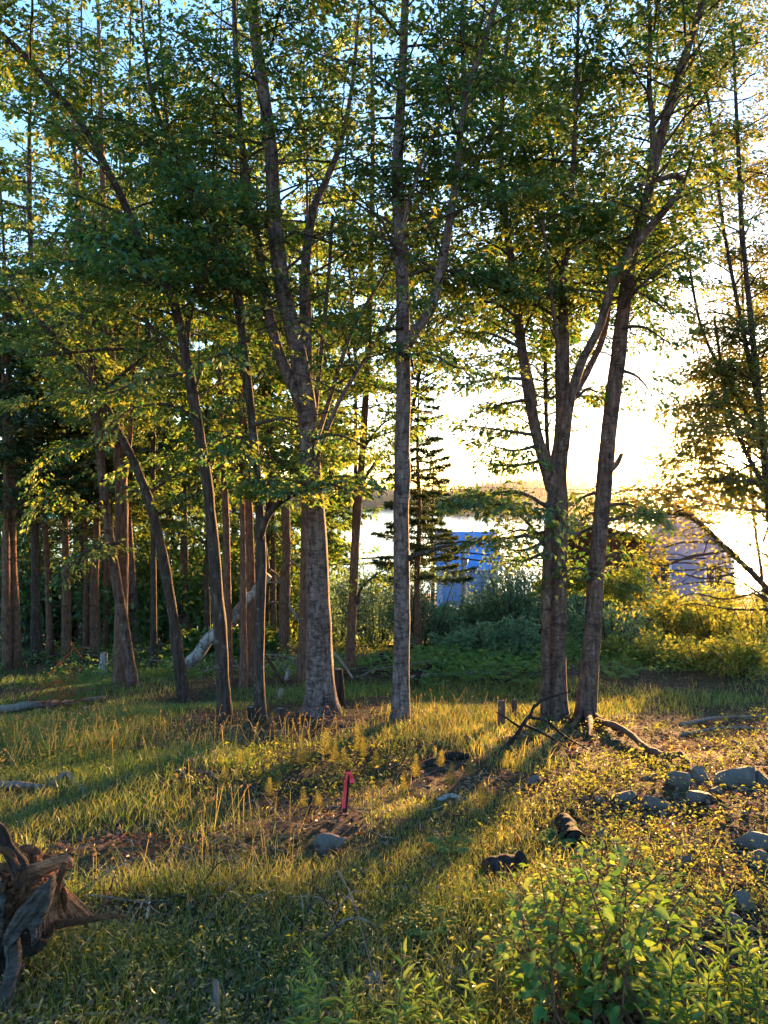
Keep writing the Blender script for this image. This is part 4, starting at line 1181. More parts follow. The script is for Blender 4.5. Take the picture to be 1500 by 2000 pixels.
for (x, y, w, h, lab) in [
    (1432, 1530, 92, 56, 'largest grey boulder of the rock cluster at the right'), (1366, 1562, 66, 44, 'smooth pale flat rock at the front of the cluster'), (1322, 1532, 56, 40, 'dark pointed rock at the left end of the cluster'),
    (1368, 1522, 46, 34, 'brownish rock between the dark pointed rock and the largest boulder'), (1492, 1535, 56, 34, 'dark rock right of the largest boulder at the picture edge'), (1276, 1578, 58, 48, 'dark hooked rock standing left of the rock cluster'),
    (1474, 1655, 80, 60, 'blocky grey rock at the right edge below the cluster'), (1476, 1690, 58, 38, 'low rock directly below the blocky grey one'), (1332, 1695, 52, 46, 'bluish rock alone among sunlit weeds'),
    (1452, 1770, 48, 40, 'pointed grey stone above the foreground weeds at the right'), (1440, 1812, 52, 42, 'rounded grey stone just in front of the pointed one'), (1214, 1562, 46, 26, 'low rock left of the dark hooked rock'),
    (1040, 1530, 40, 24, 'small half buried stone below the dead branch'), (1395, 1548, 34, 22, 'small stone squeezed between pale rock and largest boulder'), (730, 1935, 60, 46, 'rounded dark stone at the bottom centre among weeds'),
    (890, 1905, 60, 30, 'flat stone half hidden by the foreground shoots'), (1175, 1640, 30, 26, 'small pale stone beside the charred log end'), (1400, 1660, 30, 18, 'small stone left of the blocky grey rock'),
    (1270, 1520, 34, 18, 'flat stone beside the twisted root'), (640, 1650, 60, 22, 'flat stone sunk in the grass below the stake')]:
    rock(x, y, w, h, lab)


# ------------------------------------------------------------------ stumps, logs and fallen branches
def stump(px, py, top, w, bark, lab, lean=0, cutm='dead_wood', jag=.15):
    b = gp(px, py); d = b[1]
    root = thing('tree_stump', lab, 'stump', b, 'cut stumps and stubs')
    h = (py - top) / F * d; r = w / 2 / F * d
    n, s = 10, 14
    t = np.linspace(0, 1, n)
    P = b + np.stack([lean / F * d * t, 0 * t, h * t - .06 * (1 - t)], -1)
    g = Geo(); tube(g, P, r * (1 + .35 * np.exp(-t * 6)), s, .12, cap=False, seed=px); g.build('trunk', M[bark], root)
    g = Geo(); th = np.arange(s) * 2 * math.pi / s
    ring = P[-1] + np.stack([np.cos(th) * r * .99, np.sin(th) * r * .99, rng.normal(0, jag * r, s) - .004], -1)
    jj = np.arange(s); g.add(np.vstack([ring, P[-1] + [0, 0, .004 + jag * r * .5]]), tris=np.stack([np.full(s, s), jj, (jj + 1) % s], -1)); g.build('cut_face', M[cutm], root)


for a in [
    (667, 1384, 1306, 18, 'char', 'charred upright post stump beside the thick birch'), (650, 1370, 1320, 12, 'dead_wood', 'short grey stub between the thick birch and the charred post'),
    (490, 1418, 1380, 13, 'char', 'small dark stump touching the slim dark trunk'), (552, 1422, 1383, 14, 'dark_bark', 'small dark stump alone in grass left of the thick birch'),
    (744, 1302, 1275, 12, 'char', 'dark broken stump left of the lone middle birch'), (757, 1304, 1285, 11, 'char', 'lower dark stump touching the lone middle birch'), (732, 1306, 1290, 12, 'dark_bark', 'squat dark stump in the brush left of the lone birch'),
    (806, 1340, 1308, 11, 'char', 'tilted dark stump right of the lone middle birch'), (981, 1424, 1368, 14, 'red_bark', 'red brown snapped stub left of the vase shaped clump'), (1003, 1402, 1366, 11, 'red_bark', 'second snapped stub next to the red brown one'),
    (200, 1320, 1275, 13, 'pale_birch', 'pale cut birch stub in the left wood'), (545, 1365, 1345, 8, 'dead_wood', 'thin grey peg stump in shaded grass'), (318, 1282, 1258, 9, 'char', 'black stub on the log in the left wood'),
    (838, 1312, 1296, 9, 'char', 'tiny black stub among the ferns'), (557, 1330, 1305, 7, 'pale_birch', 'small white stub before the dead snag'), (425, 1985, 1915, 12, 'dead_wood', 'grey snapped stem at the bottom edge')]:
    stump(*a, lean=U(-6, 6) if a[0] != 806 else 14)


def stick(pts, w, bark, name, lab, cat, group=None, lift=None, d=None, taper=.4, forks=(), sides=9, rough=.1):
    P = np.array([gp(*p) if d is None else at(*p, d) for p in pts])
    if lift is not None: P[:, 2] += np.interp(np.linspace(0, 1, len(P)), np.linspace(0, 1, len(lift)), lift)
    dm = P[0, 1]
    n = max(10, 6 * len(P))
    C = catmull(P, n); r = w / 2 / F * dm
    C = C + .10 * r * np.stack([W1(np.arange(n) * .9 + pts[0][0], np.arange(n) * .3), W2(np.arange(n) * .9, np.arange(n) * .4), W3(np.arange(n) * .8, np.arange(n) * .3)], -1)
    if not forks:
        g = Geo(); tube(g, C, r * np.linspace(1, taper, n), sides, rough, seed=pts[0][0])
        return single(g, name, M[bark], lab, cat, P[0], group)
    root = thing(name, lab, cat, P[0], group)
    g = Geo(); tube(g, C, r * np.linspace(1, taper, n), sides, rough); g.build('stem', M[bark], root)
    for (f, q) in forks:
        s = C[int(f * (n - 1))]
        Q = np.array([s] + [at(*p, dm + (0 if len(p) < 3 else 0)) for p in q])
        g = Geo(); tube(g, catmull(Q, 12) + .2 * r * rng.normal(size=(12, 3)) * .3, np.linspace(r * .6, r * .2, 12), 7, rough); g.build('fork', M[bark], root)
    return root


# twisted root and dead branch on the right
d = gp(1230, 1450)[1]
stick([(1165, 1418), (1200, 1430), (1232, 1448), (1262, 1472), (1285, 1482), (1305, 1490), (1328, 1486), (1345, 1500), (1352, 1512)], 12, 'red_bark', 'twisted_root', 'long twisted reddish root lying right of the leaning trunk', 'root', lift=[.06, .07, .07, .05, .05, .06, .06, .04, .0], taper=.75)
stick([(962, 1478), (985, 1462), (1005, 1440), (1022, 1415), (1036, 1395), (1044, 1375)], 12, 'char', 'dead_branch', 'dark forked dead branch propped up before the vase shaped clump', 'branch', d=gp(962, 1478)[1], taper=.4,
      forks=[(.75, [(1070, 1410), (1105, 1440), (1150, 1465)]), (.6, [(1045, 1425), (1075, 1440), (1110, 1462)]), (.55, [(1000, 1410), (968, 1390)]), (.95, [(1065, 1365), (1110, 1352)]), (.25, [(1010, 1475), (1040, 1480)])])


def charred(p0, p1, r, lab, seed):
    A, B = gp(*p0), gp(*p1)
    A[2] += r * .45; B[2] += r * .45
    root = thing('charred_log', lab, 'log', A)
    n = 46; t = np.linspace(0, 1, n)[:, None]
    P = A * (1 - t) + B * t
    g = Geo(); tube(g, P, r * (1 + .10 * W1(np.arange(n) * .22 + seed, np.arange(n) * .1)), 30, .10, cap=False, seed=seed, fine=.10); g.build('bark', M['char'], root)
    for e, sg in ((A, -1), (B, 1)):
        dr = (B - A) / np.linalg.norm(B - A) * sg
        x = nrm(np.cross(dr, UP)); z = np.cross(x, dr); g = Geo(); th = np.arange(30) * 2 * math.pi / 30
        rings = [e + dr * (.004 + U(-.006, .004, 30))[:, None] * (1 if k else 0) + (np.cos(th)[:, None] * x + np.sin(th)[:, None] * z) * r * f for k, f in enumerate((.98, .7, .35))]
        v = np.vstack(rings + [e[None] + dr * .003]); j = np.arange(30); kk = (j + 1) % 30
        g.add(v, quads=np.vstack([np.stack([q * 30 + j, q * 30 + kk, q * 30 + 30 + kk, q * 30 + 30 + j], -1) for q in (0, 1)]), tris=np.stack([60 + j, 60 + kk, np.full(30, 90)], -1))
        g.build('cut_face', M['rot'] if sg < 0 else M['char'], root, smooth=False)


charred((952, 1716), (1020, 1700), .075, 'black charred log chunk above the leafy bush', 3.0)
charred((1100, 1612), (1124, 1652), .062, 'short charred log with its round black end facing the camera', 17.0)
stick([(770, 1334), (830, 1326), (900, 1322), (985, 1318)], 8, 'pale_birch', 'fallen_log', 'thin whitish fallen log among the ferns', 'log', lift=[.05, .06, .06, .05], taper=.7)
stick([(365, 1300), (410, 1248), (455, 1205), (490, 1165), (524, 1122)], 25, 'pale_birch', 'fallen_log', 'white birch log leaning up from the ground behind the dark trunks', 'log', d=13.2, taper=.7, rough=.06, sides=12)
stick([(245, 1286), (300, 1276), (360, 1272), (420, 1274)], 14, 'dead_wood', 'fallen_log', 'grey log lying across the floor of the left wood', 'log', lift=[.1, .12, .1, .06], taper=.7)
stick([(520, 1282), (535, 1305), (552, 1330)], 8, 'dark_bark', 'fallen_branch', 'dark slanting pole between the slim dark trunk and the snag', 'branch', d=12.2, taper=.9)
stick([(0, 1395), (60, 1390), (140, 1382), (205, 1368)], 18, 'dead_wood', 'fallen_log', 'rotting log under the reddish dead conifer sprays', 'log', lift=[.07, .09, .08, .04], taper=.5)
stick([(700, 1274), (780, 1272), (850, 1276)], 6, 'char', 'fallen_log', 'thin dark log behind the lone middle birch', 'log', lift=[.12, .12, .1], taper=.8)
stick([(640, 1262), (665, 1290), (690, 1325)], 6, 'dead_wood', 'fallen_branch', 'thin grey pole slanting behind the thick birch', 'branch', d=12.5, taper=.7)
stick([(0, 1540), (40, 1545), (90, 1540)], 16, 'dead_wood', 'fallen_branch', 'pale driftwood like branch at the left edge of the shaded grass', 'branch', lift=[.03, .05, .02], taper=.5)
stick([(95, 1538), (130, 1528), (165, 1545)], 14, 'dead_wood', 'fallen_branch', 'bent grey branch end right of the driftwood like one', 'branch', lift=[.0, .07, .0], taper=.5)
stick([(835, 1497), (870, 1484), (915, 1479)], 20, 'char', 'fallen_log', 'dark low piece for the shaded side of an earth mound in the sunlit grass', 'log', lift=[.0, .03, .02], taper=.7, rough=.2)  # dark log shape added for the shade on a low earth mound
stick([(855, 1566), (880, 1562), (910, 1566)], 12, 'pale_birch', 'fallen_branch', 'short whitish wood piece in the sunlit weeds', 'branch', lift=[.01, .03, .01], taper=.7)
stick([(286, 1795), (292, 1762)], 6, 'white', 'wood_splinter', 'small white upright splinter right of the rotten stump', 'splinter', d=4.0, taper=.5)
stick([(170, 1758), (230, 1766), (300, 1772)], 7, 'dead_wood', 'fallen_branch', 'grey stick reaching right from the rotten stump', 'branch', lift=[.03, .03, .02], taper=.4)
stick([(165, 1738), (215, 1700), (270, 1672)], 5, 'dead_wood', 'fallen_branch', 'thin pale stick slanting up out of the grass by the rotten stump', 'branch', d=gp(165, 1738)[1], taper=.5)
stick([(600, 1592), (604, 1578), (608, 1553)], 7, 'char', 'broken_peg', 'short bent black peg left of the survey stake', 'peg', d=gp(602, 1592)[1], taper=.9)
stick([(660, 1700), (690, 1760), (715, 1850), (745, 1960)], 3, 'dead_wood', 'grass_stalk', 'long bare pale stalk arching over the bottom centre', 'stalk', d=3.1, taper=.5)
stick([(1290, 1712), (1330, 1720), (1400, 1726)], 5, 'dead_wood', 'fallen_branch', 'thin grey stick below the bluish rock', 'branch', lift=[.02, .03, .01])
stick([(1330, 1420), (1400, 1410), (1500, 1404)], 9, 'dead_wood', 'fallen_branch', 'grey branch on the litter above the rocks at the right edge', 'branch', lift=[.03, .05, .04])
stick([(1330, 1438), (1420, 1428), (1520, 1430)], 8, 'dead_wood', 'fallen_branch', 'second grey branch just below the one above the rocks', 'branch', lift=[.02, .04, .03])
stick([(1125, 1668), (1170, 1690), (1235, 1712)], 9, 'dead_wood', 'fallen_branch', 'grey stick running right from the charred log end', 'branch', lift=[.02, .03, .01])


def brush_pile(px0, px1, py0, py1, n, lab, bark=('dead_wood',), L=(.4, 1.3)):
    c = gp((px0 + px1) / 2, (py0 + py1) / 2)
    root = thing('brush_pile', lab, 'brush pile', c)
    for i in range(n):
        p = gp(U(px0, px1), U(py0, py1)); a = U(0, 6.28); l = U(*L)
        e = p + [math.cos(a) * l, math.sin(a) * l * .7, 0]; e[2] = ground(e[0], e[1]) + U(0, .3)
        p[2] += U(0, .12)
        m = (p + e) / 2 + [0, 0, U(-.02, .08)]
        g = Geo(); tube(g, catmull([p, m, e], 6), np.linspace(1, .4, 6) * np.clip(l * U(.008, .026), .002, .022), 5, .1)
        g.build('stick', M[bark[int(U(0, len(bark)))]], root)


brush_pile(395, 500, 1262, 1325, 46, 'tangle of grey dead sticks behind the dark trunks', ('dead_wood', 'dead_wood', 'dark_bark'))
brush_pile(500, 600, 1278, 1322, 34, 'loose sticks scattered round the roots of the dead snag', ('dead_wood', 'dead_wood', 'pale_birch'))
brush_pile(640, 770, 1278, 1335, 44, 'low heap of cut brush left of the lone middle birch', ('dead_wood', 'dark_bark'))
brush_pile(960, 1060, 1320, 1350, 30, 'dark heap of twigs left of the vase shaped clump', ('char', 'dark_bark'), (.3, .8))
brush_pile(80, 240, 1245, 1300, 34, 'bare dead branches on the floor of the left wood', ('dead_wood', 'dead_wood', 'pale_birch'), (.4, 1.2))
brush_pile(480, 620, 1420, 1470, 36, 'weathered chips and sticks on bare soil below the small dark stumps', ('dead_wood', 'dark_bark'), (.12, .4))
brush_pile(330, 420, 1490, 1525, 22, 'small heap of weathered wood at the edge of the shaded grass', ('dead_wood',), (.1, .35))
brush_pile(170, 420, 1745, 1850, 34, 'scattered sticks on dark soil right of the rotten stump', ('dead_wood', 'dark_bark'), (.08, .3))
brush_pile(450, 720, 1790, 1860, 26, 'thin twigs on the shaded litter at the lower middle', ('dead_wood', 'dark_bark'), (.08, .3))


def dead_sprays():
    b = gp(70, 1388); d = b[1]
    root = thing('dead_conifer_branch', 'reddish brown dead conifer branch with dry needles in the left grass', 'branch', b)
    tw = Geo(); nd = []
    for (p, q) in (((40, 1390), (160, 1262)), ((60, 1395), (158, 1300)), ((50, 1390), (110, 1330)), ((70, 1392), (200, 1370)), ((55, 1388), (130, 1350)), ((20, 1390), (60, 1320)), ((90, 1390), (175, 1345)), ((48, 1388), (52, 1288)), ((28, 1392), (30, 1300))):
        A, B = at(*p, d), at(*q, d + U(-.4, .4))
        P = catmull([A, (A + B) / 2 + [0, 0, U(-.05, .1)], B], 12)
        tube(tw, P, np.linspace(.012, .003, 12), 5, cap=False)
        if q[0] in (52, 30, 60): continue
        for k in range(16):
            t = U(.25, 1); s = P[int(t * 11)]; e = s + nrm((B - A)) * U(.05, .2) + rng.normal(0, .09, 3)
            tube(tw, [s, (s + e) / 2, e], [.003, .002, .001], 3, cap=False)
            m = 26
            f = U(0, 1, (m, 1)); pos = s + (e - s) * f
            nd.append((pos, nrm(e - s) + rng.normal(0, .7, (m, 3)), rng.normal(size=(m, 3)), U(.018, .035, m)))
    tw.build('twigs', M['red_bark'], root, kind='stuff')
    g = Geo(); add_leaves(g, *[np.concatenate([q[k] for q in nd]) for k in range(4)], width=.14, fold=0, six=False); g.build('needles', M['needle_dead'], root, kind='stuff')


dead_sprays()


# ------------------------------------------------------------------ survey stake with ribbon
def stake():
    b = gp(671, 1592); d = b[1]
    root = thing('survey_stake', 'thin dark survey stake with bright pink ribbon in the sunlit grass', 'stake', b)
    top = at(680, 1503, d)
    g = Geo(); P = catmull([b + [0, 0, -.08], (b + top) / 2 + [.004, 0, 0], top], 8)
    T_, A_, B_ = frames(P)
    w, t = .017, .008
    v = np.stack([P + s * w * np.array([1, 0, 0]) + u * t * np.array([0, 1, 0]) for s, u in ((-1, -1), (1, -1), (1, 1), (-1, 1))], 1).reshape(-1, 3)
    i = np.arange(7)[:, None] * 4; j = np.arange(4)[None]; k = (j + 1) % 4
    g.add(v, quads=np.vstack([np.stack([i + j, i + k, i + 4 + k, i + 4 + j], -1).reshape(-1, 4), [[28, 29, 30, 31]], [[3, 2, 1, 0]]]))
    g.build('post', M['char'], root, smooth=False)
    for nm, pts, w0, w1 in (('ribbon_tail', [(679, 1508), (676, 1522), (674, 1545), (671, 1578)], .008, .012), ('ribbon_flag', [(683, 1508), (686, 1514), (687, 1522), (689, 1528)], .006, .019)):
        Q = np.array([at(*p, d - .02) for p in pts]); C = catmull(Q, 14)
        C[:, 1] -= .006 + .008 * np.sin(np.linspace(0, 7, 14))
        ww = np.linspace(w0, w1, 14)[:, None] * np.array([1, .25, 0])
        g = Geo(); i = np.arange(13) * 2
        th = np.array([0, .0012, 0])
        for s in (0, 1):
            vv = np.stack([C - ww + th * s, C + ww + th * s], 1).reshape(-1, 3)
            qd = np.stack([i, i + 1, i + 3, i + 2], -1)
            g.add(vv, quads=qd if s else qd[:, ::-1])
        g.build(nm, M['ribbon'], root)
    g = Geo(); Cc = (P[-2] + P[-1]) / 2; th = np.linspace(0, 2 * math.pi, 13)
    ring = Cc + np.stack([np.cos(th) * .021, np.sin(th) * .013, th * .001], -1)
    tube(g, ring, .006, 5); g.build('ribbon_knot', M['ribbon'], root)


stake()


# ------------------------------------------------------------------ rotten stump at the lower left
def rotten_stump():
    d0 = 3.35
    b = at(20, 1850, d0); b[2] = ground(b[0], b[1])
    root = thing('rotten_stump', 'uprooted rotten stump with grey slab and orange split wood at the left edge', 'stump', b)
    BV, BF = ico(5)

    def lump(c, scale, seed, mat):
        v = BV
        n_ = sum(a_ * W3D(v[:, 0] * f + seed, v[:, 1] * f, v[:, 2] * f) for f, a_ in ((2.6, .22), (6, .13), (14, .075), (31, .04)))
        g = Geo(); g.add(v * (1 + n_)[:, None] * scale + c, tris=BF); g.build('root_mass', M[mat], root, smooth=False)
    lump(at(22, 1742, d0 + .16), [.16, .18, .20], 3.3, 'rot')
    lump(at(62, 1745, d0 + .06), [.075, .08, .085], 8.1, 'rot')
    lump(at(-12, 1850, d0 + .08), [.14, .15, .13], 5.9, 'char')
    lump(at(60, 1828, d0 + .05), [.07, .08, .05], 1.7, 'char')

    def bundle(pts, rad, n, rf, mat, nm, dd=(0, 0), flat=1.0, lab=None):
        """a limb of weathered wood: many uneven fibres side by side, ends broken at different lengths"""
        Q = np.array([at(x, y, d0 + dd[0] + (dd[1] - dd[0]) * i / (len(pts) - 1)) for i, (x, y) in enumerate(pts)])
        m = 9 * len(pts)
        C = catmull(np.column_stack([Q, rad]), m); P, r = C[:, :3], C[:, 3]
        T_, A_, B_ = frames(P)
        g = Geo()
        tube(g, P, r * .72, 16, .2, fine=.12, seed=pts[0][1])
        for k in range(n):
            th = k * 6.283 / n + U(-.2, .2); q = U(.55, 1.0)
            i0 = int(U(0, .22) * m); i1 = int(U(.72, 1.0) * m); sl = slice(i0, max(i0 + 4, i1))
            mm = len(P[sl]); tw = th + np.linspace(0, U(-.5, .5), mm)
            ph = U(0, 50); j = np.arange(mm)
            wob = 1 + .10 * W1(j * .5 + ph, j * .2)
            Fp = P[sl] + (np.cos(tw)[:, None] * A_[sl] + np.sin(tw)[:, None] * B_[sl] * flat) * (r[sl] * .78 * q * wob)[:, None]
            tube(g, Fp, rf * U(.5, 1.25) * np.interp(np.linspace(0, 1, mm), [0, .1, .85, 1], [.4, 1, 1, .15]), 6, .18, fine=.15, seed=ph)
        o = g.build(nm, M[mat], root, smooth=False)
        if lab: o['label'] = lab
    bundle([(-20, 1600), (5, 1622), (18, 1655), (40, 1690), (50, 1730)], [.022, .028, .034, .045, .05], 16, .008, 'char', 'root', (.15, .1))
    bundle([(30, 1712), (70, 1702), (105, 1688), (132, 1680), (140, 1694)], [.04, .04, .032, .022, .010], 22, .0065, 'split', 'root', (.12, .02))
    bundle([(130, 1684), (120, 1706), (110, 1740)], [.012, .014, .022], 12, .005, 'rot', 'root', (.0, -.02))
    bundle([(24, 1836), (26, 1880), (14, 1930), (4, 1980), (-8, 2040)], [.045, .04, .034, .028, .022], 26, .0075, 'weather', 'root', (-.10, -.3), .8)
    bundle([(-10, 1700), (5, 1760), (2, 1830)], [.016, .018, .016], 10, .005, 'weather', 'root', (-.02, -.06))
    bundle([(-5, 1660), (18, 1665), (36, 1690)], [.014, .015, .010], 9, .005, 'rot', 'root', (.0, -.02))
    bundle([(110, 1806), (160, 1798), (215, 1790), (250, 1792)], [.022, .016, .010, .004], 12, .005, 'rot', 'root', (.0, .12))
    bundle([(118, 1728), (126, 1752), (128, 1780)], [.014, .016, .012], 10, .005, 'rot', 'root', (.02, .04))
    bundle([(14, 1850), (34, 1812), (62, 1772), (86, 1738), (103, 1714)], [.018, .026, .03, .024, .010], 16, .0055, 'weather', 'root', (-.07, .01), .45)
    poly = np.array([(4, 1846), (14, 1808), (34, 1778), (58, 1752), (84, 1728), (102, 1712), (104, 1735), (98, 1762), (92, 1784), (84, 1800), (74, 1812), (70, 1836), (62, 1846), (60, 1822), (52, 1812), (40, 1822), (28, 1842), (14, 1856)], float)
    sl = np.vstack([poly[i] * (1 - f) + poly[(i + 1) % len(poly)] * f for i in range(len(poly)) for f in (0, .33, .66)]); sl = sl + rng.normal(0, 1.0, sl.shape)
    n = len(sl); V = []
    for k, f in enumerate((1, .85, .7, .55, .4, .25, .1)):
        Pq = sl.mean(0) * (1 - f) + sl * f
        al = (Pq[:, 0] * .6 - Pq[:, 1] * .8); ac = (Pq[:, 0] * .8 + Pq[:, 1] * .6)
        dep = d0 - .10 - (Pq[:, 1] - 1712) / 134 * .05 - .012 * min(1, k) + .006 * W1(ac * .35, al * .02) + .004 * W2(ac * .9, al * .05) + .004 * W3(ac * .1, al * .1)
        V.append(np.stack([(Pq[:, 0] - CX) / F * dep, dep, (HY - Pq[:, 1]) / F * dep], -1))
    V.append(V[0] + [0, .03, 0])
    v = np.vstack(V + [V[6].mean(0)[None]]); j = np.arange(n); k = (j + 1) % n
    q = np.vstack([np.stack([c * n + j, c * n + k, c * n + n + k, c * n + n + j], -1) for c in range(6)] + [np.stack([k, j, 7 * n + j, 7 * n + k], -1)])
    g = Geo(); g.add(v, quads=q, tris=np.stack([6 * n + j, 6 * n + k, np.full(n, 8 * n)], -1)); g.build('slab', M['weather'], root, smooth=False, label='grey weathered triangular slab')
    bundle([(70, 1800), (72, 1826), (62, 1848)], [.020, .016, .005], 10, .005, 'weather', 'splinter', (-.12, -.14))
    # fan of split wood
    g = Geo()
    for i in range(46):
        f = i / 45
        A = at(98 + 20 * f + U(-2, 2), 1720 + 12 * f + U(-5, 5), d0 - .05 + .10 * f)
        B = at(72 + 112 * f + U(-6, 6), 1826 - 34 * f ** 1.3 + U(-5, 3), d0 - .08 + .24 * f)
        mid = A * .45 + B * .55 + np.array([-.03 + .02 * f, .03, -.015]) + rng.normal(0, .005, 3)
        C = catmull([A, mid, B], 14)
        tube(g, C, np.interp(np.linspace(0, 1, 14), [0, .2, .8, 1], [.004, .008, .008, .003]) * U(.7, 1.5), 6, .25, fine=.2, seed=i * 3.1)
    g.build('split_wood', M['split'], root, smooth=False)
    for i in range(40):
        p = at(U(-10, 110), U(1690, 1830), d0 - .02 + U(-.05, .05)); g = Geo()
        e = p + rng.normal(0, .028, 3)
        tube(g, [p, (p + e) / 2 + rng.normal(0, .006, 3), e], np.array([.6, 1, .4]) * U(.004, .010), 5, .3); g.build('wood_chip', M['rot'], root, smooth=False)


rotten_stump()


# ------------------------------------------------------------------ leafy bush in the foreground
def leaf_mesh(name, size=1.0, width=.62, mat=None, curl=.16):
    """one broad leaf with a midrib fold and drooping tip, along +Y"""
    t = np.linspace(0, 1, 7)
    prof = np.array([.02, .62, .95, 1.0, .82, .46, .0]) * width * .5
    rows = []
    for s in (-1, -.5, 0, .5, 1):
        rows.append(np.stack([s * prof, t, abs(s) * prof * .35 - curl * t ** 2 + .012 * np.sin(t * 9 + s)], -1))
    v = np.stack(rows, 1).reshape(-1, 3) * size
    i = np.arange(6)[:, None] * 5 + np.arange(4)[None]
    q = np.stack([i, i + 1, i + 6, i + 5], -1).reshape(-1, 4)
    g = Geo(); g.add(v, quads=q, rnd=U(.1, .9))
    me = g.mesh(name); me.materials.append(mat)
    return me


def front_bush():
    b = on(1165, 2.95); b[2] = float(ground(b[0], b[1]))
    root = thing('leafy_bush', 'leafy green bush with broad leaves and red brown stems at the bottom right', 'bush', b)
    meshes = [leaf_mesh('leaf', 1.0, U(.55, .72), M['leaf_bush'], U(.08, .26)) for _ in range(8)]
    tips = []
    for i in range(36):
        px = U(940, 1395); f = (px - 1165) / 225
        py = 1672 + 120 * f * f + U(-45, 95)
        if i < 4: px, py = [(1180, 1640), (1245, 1650), (1110, 1690), (1010, 1730)][i]
        tips.append(at(px, py, 3.05 + U(-.45, .45)))
    spots = []
    for k, e in enumerate(tips):
        s = b + [U(-.22, .22), U(-.2, .2), -.03]; s[2] = ground(s[0], s[1]) - .03
        P = catmull([s, s * .45 + e * .55 + [U(-.05, .05), U(-.05, .05), .03], e], 14)
        g = Geo(); tube(g, P, np.linspace(.0055, .0018, 14), 6, .05); g.build('stem', M['red_bark'], root)
        az = U(0, 6.28)
        for j in range(50):
            t = .2 + .8 * (j + U(0, .6)) / 50; az += 2.1 + U(-.4, .4)
            p = P[min(13, int(t * 13.5))]
            out = np.array([math.cos(az), math.sin(az), U(-.1, .5)])
            q = p + out * U(.02, .11) * (1.25 - t * .6)
            spots.append((q, out, U(.03, .064) * (1.1 - .3 * t), p))
    score = np.array([s[2] * (1.6 if proj(s[0])[1] < 1990 else .2) - .02 * (s[0][1] - 2.5) for s in spots])
    order = np.argsort(-score)
    pet = Geo(); rest = ([], [], [], [])
    for n, i in enumerate(order):
        q, out, sz, p = spots[i]
        nm = nrm(UP + rng.normal(0, .42, 3)); ax = nrm(out + [0, 0, U(-.75, .05)])
        tube(pet, [p, q], [.0012, .0009], 3, cap=False)
        if n < 300:
            x = nrm(np.cross(ax, nm)); z = np.cross(x, ax)
            o = bpy.data.objects.new('leaf', meshes[n % 8]); sc.collection.objects.link(o)
            o.parent = root
            m = Matrix(((x[0], ax[0], z[0], q[0] - b[0]), (x[1], ax[1], z[1], q[1] - b[1]), (x[2], ax[2], z[2], q[2] - b[2]), (0, 0, 0, 1)))
            o.matrix_local = m @ Matrix.Scale(sz * 1.15, 4)
        else:
            rest[0].append(q); rest[1].append(ax); rest[2].append(nm); rest[3].append(sz)
    pet.build('leaf_stalks', M['red_bark'], root, kind='stuff')
    g = Geo(); add_leaves(g, *[np.array(r) for r in rest], width=.62, fold=.12); g.build('foliage', M['leaf_bush'], root, kind='stuff')


front_bush()


# ------------------------------------------------------------------ upright shoots along the bottom edge
def shoot_proto(h, n, llen):
    tw = Geo(); g = Geo()
    P = catmull([[0, 0, -.02], [U(-.02, .02), U(-.02, .02), h * .5], [U(-.05, .05), U(-.05, .05), h]], 12)
    tube(tw, P, np.linspace(.0035, .0012, 12), 5, cap=False)
    t = np.linspace(.18, 1, n); az = np.arange(n) * 2.4
    pos = np.array([P[min(11, int(q * 11.5))] for q in t])
    up = np.interp(t, [.2, .8, 1], [-.1, .5, 1.6])
    ax = np.stack([np.cos(az), np.sin(az), up + U(-.2, .2, n)], -1)
    add_leaves(g, pos, ax, UP + rng.normal(0, .2, (n, 3)) - .0 * ax, llen * np.interp(t, [.2, .5, 1], [.7, 1, .5]) * U(.8, 1.15, n), width=.26, fold=.10)
    a, b = tw.mesh('stem'), g.mesh('foliage')
    a.materials.append(M['herb']); b.materials.append(M['leaf_bush'])
    return a, b


protos = [shoot_proto(U(.28, .42), int(U(20, 28)), U(.065, .095)) for _ in range(6)]


def place_shoot(px, py_top, d, lab, i):
    x = (px - CX) / F * d; z = float(ground(x, d))
    h = (HY - py_top) / F * d - z
    a, b = protos[i % 6]
    hh = max(v.co.z for v in a.vertices)
    root = thing('weed_shoot', lab, 'plant', (x, d, z), 'leafy shoots along the bottom edge')
    root.rotation_euler = (0, 0, U(0, 6.28)); s = max(.35, min(1.5, h / hh)); root.scale = (s, s, s)
    for nm, me in (('stem', a), ('foliage', b)):
        o = bpy.data.objects.new(nm, me); sc.collection.objects.link(o); o.parent = root


i = 0
for (px, py, d, lab) in [(598, 1860, 3.0, 'tall lone leafy shoot standing at the bottom centre'), (830, 1905, 2.9, 'pale green shoot left of the bush, tallest of the bottom cluster'), (925, 1880, 2.85, 'lit shoot touching the left side of the bush'),
                         (1425, 1765, 2.9, 'bushy green shoot right of the bush'), (1480, 1830, 2.8, 'green shoot at the right bottom edge'), (1362, 1850, 2.8, 'shoot in front of the right side of the bush')]:
    place_shoot(px, py, d, lab, i); i += 1
for k in range(40):
    px = 570 + 390 * (k + U(.1, .9)) / 20 if k < 20 else 1270 + 230 * (k - 20 + U(.1, .9)) / 20
    place_shoot(px, U(1880, 1985) if k < 20 else U(1830, 1970), U(2.55, 3.05), ('%s small shoot from the left in the cluster left of the bush' if k < 20 else '%s small shoot from the left in the cluster right of the bush') % ordn[k % 20], i); i += 1


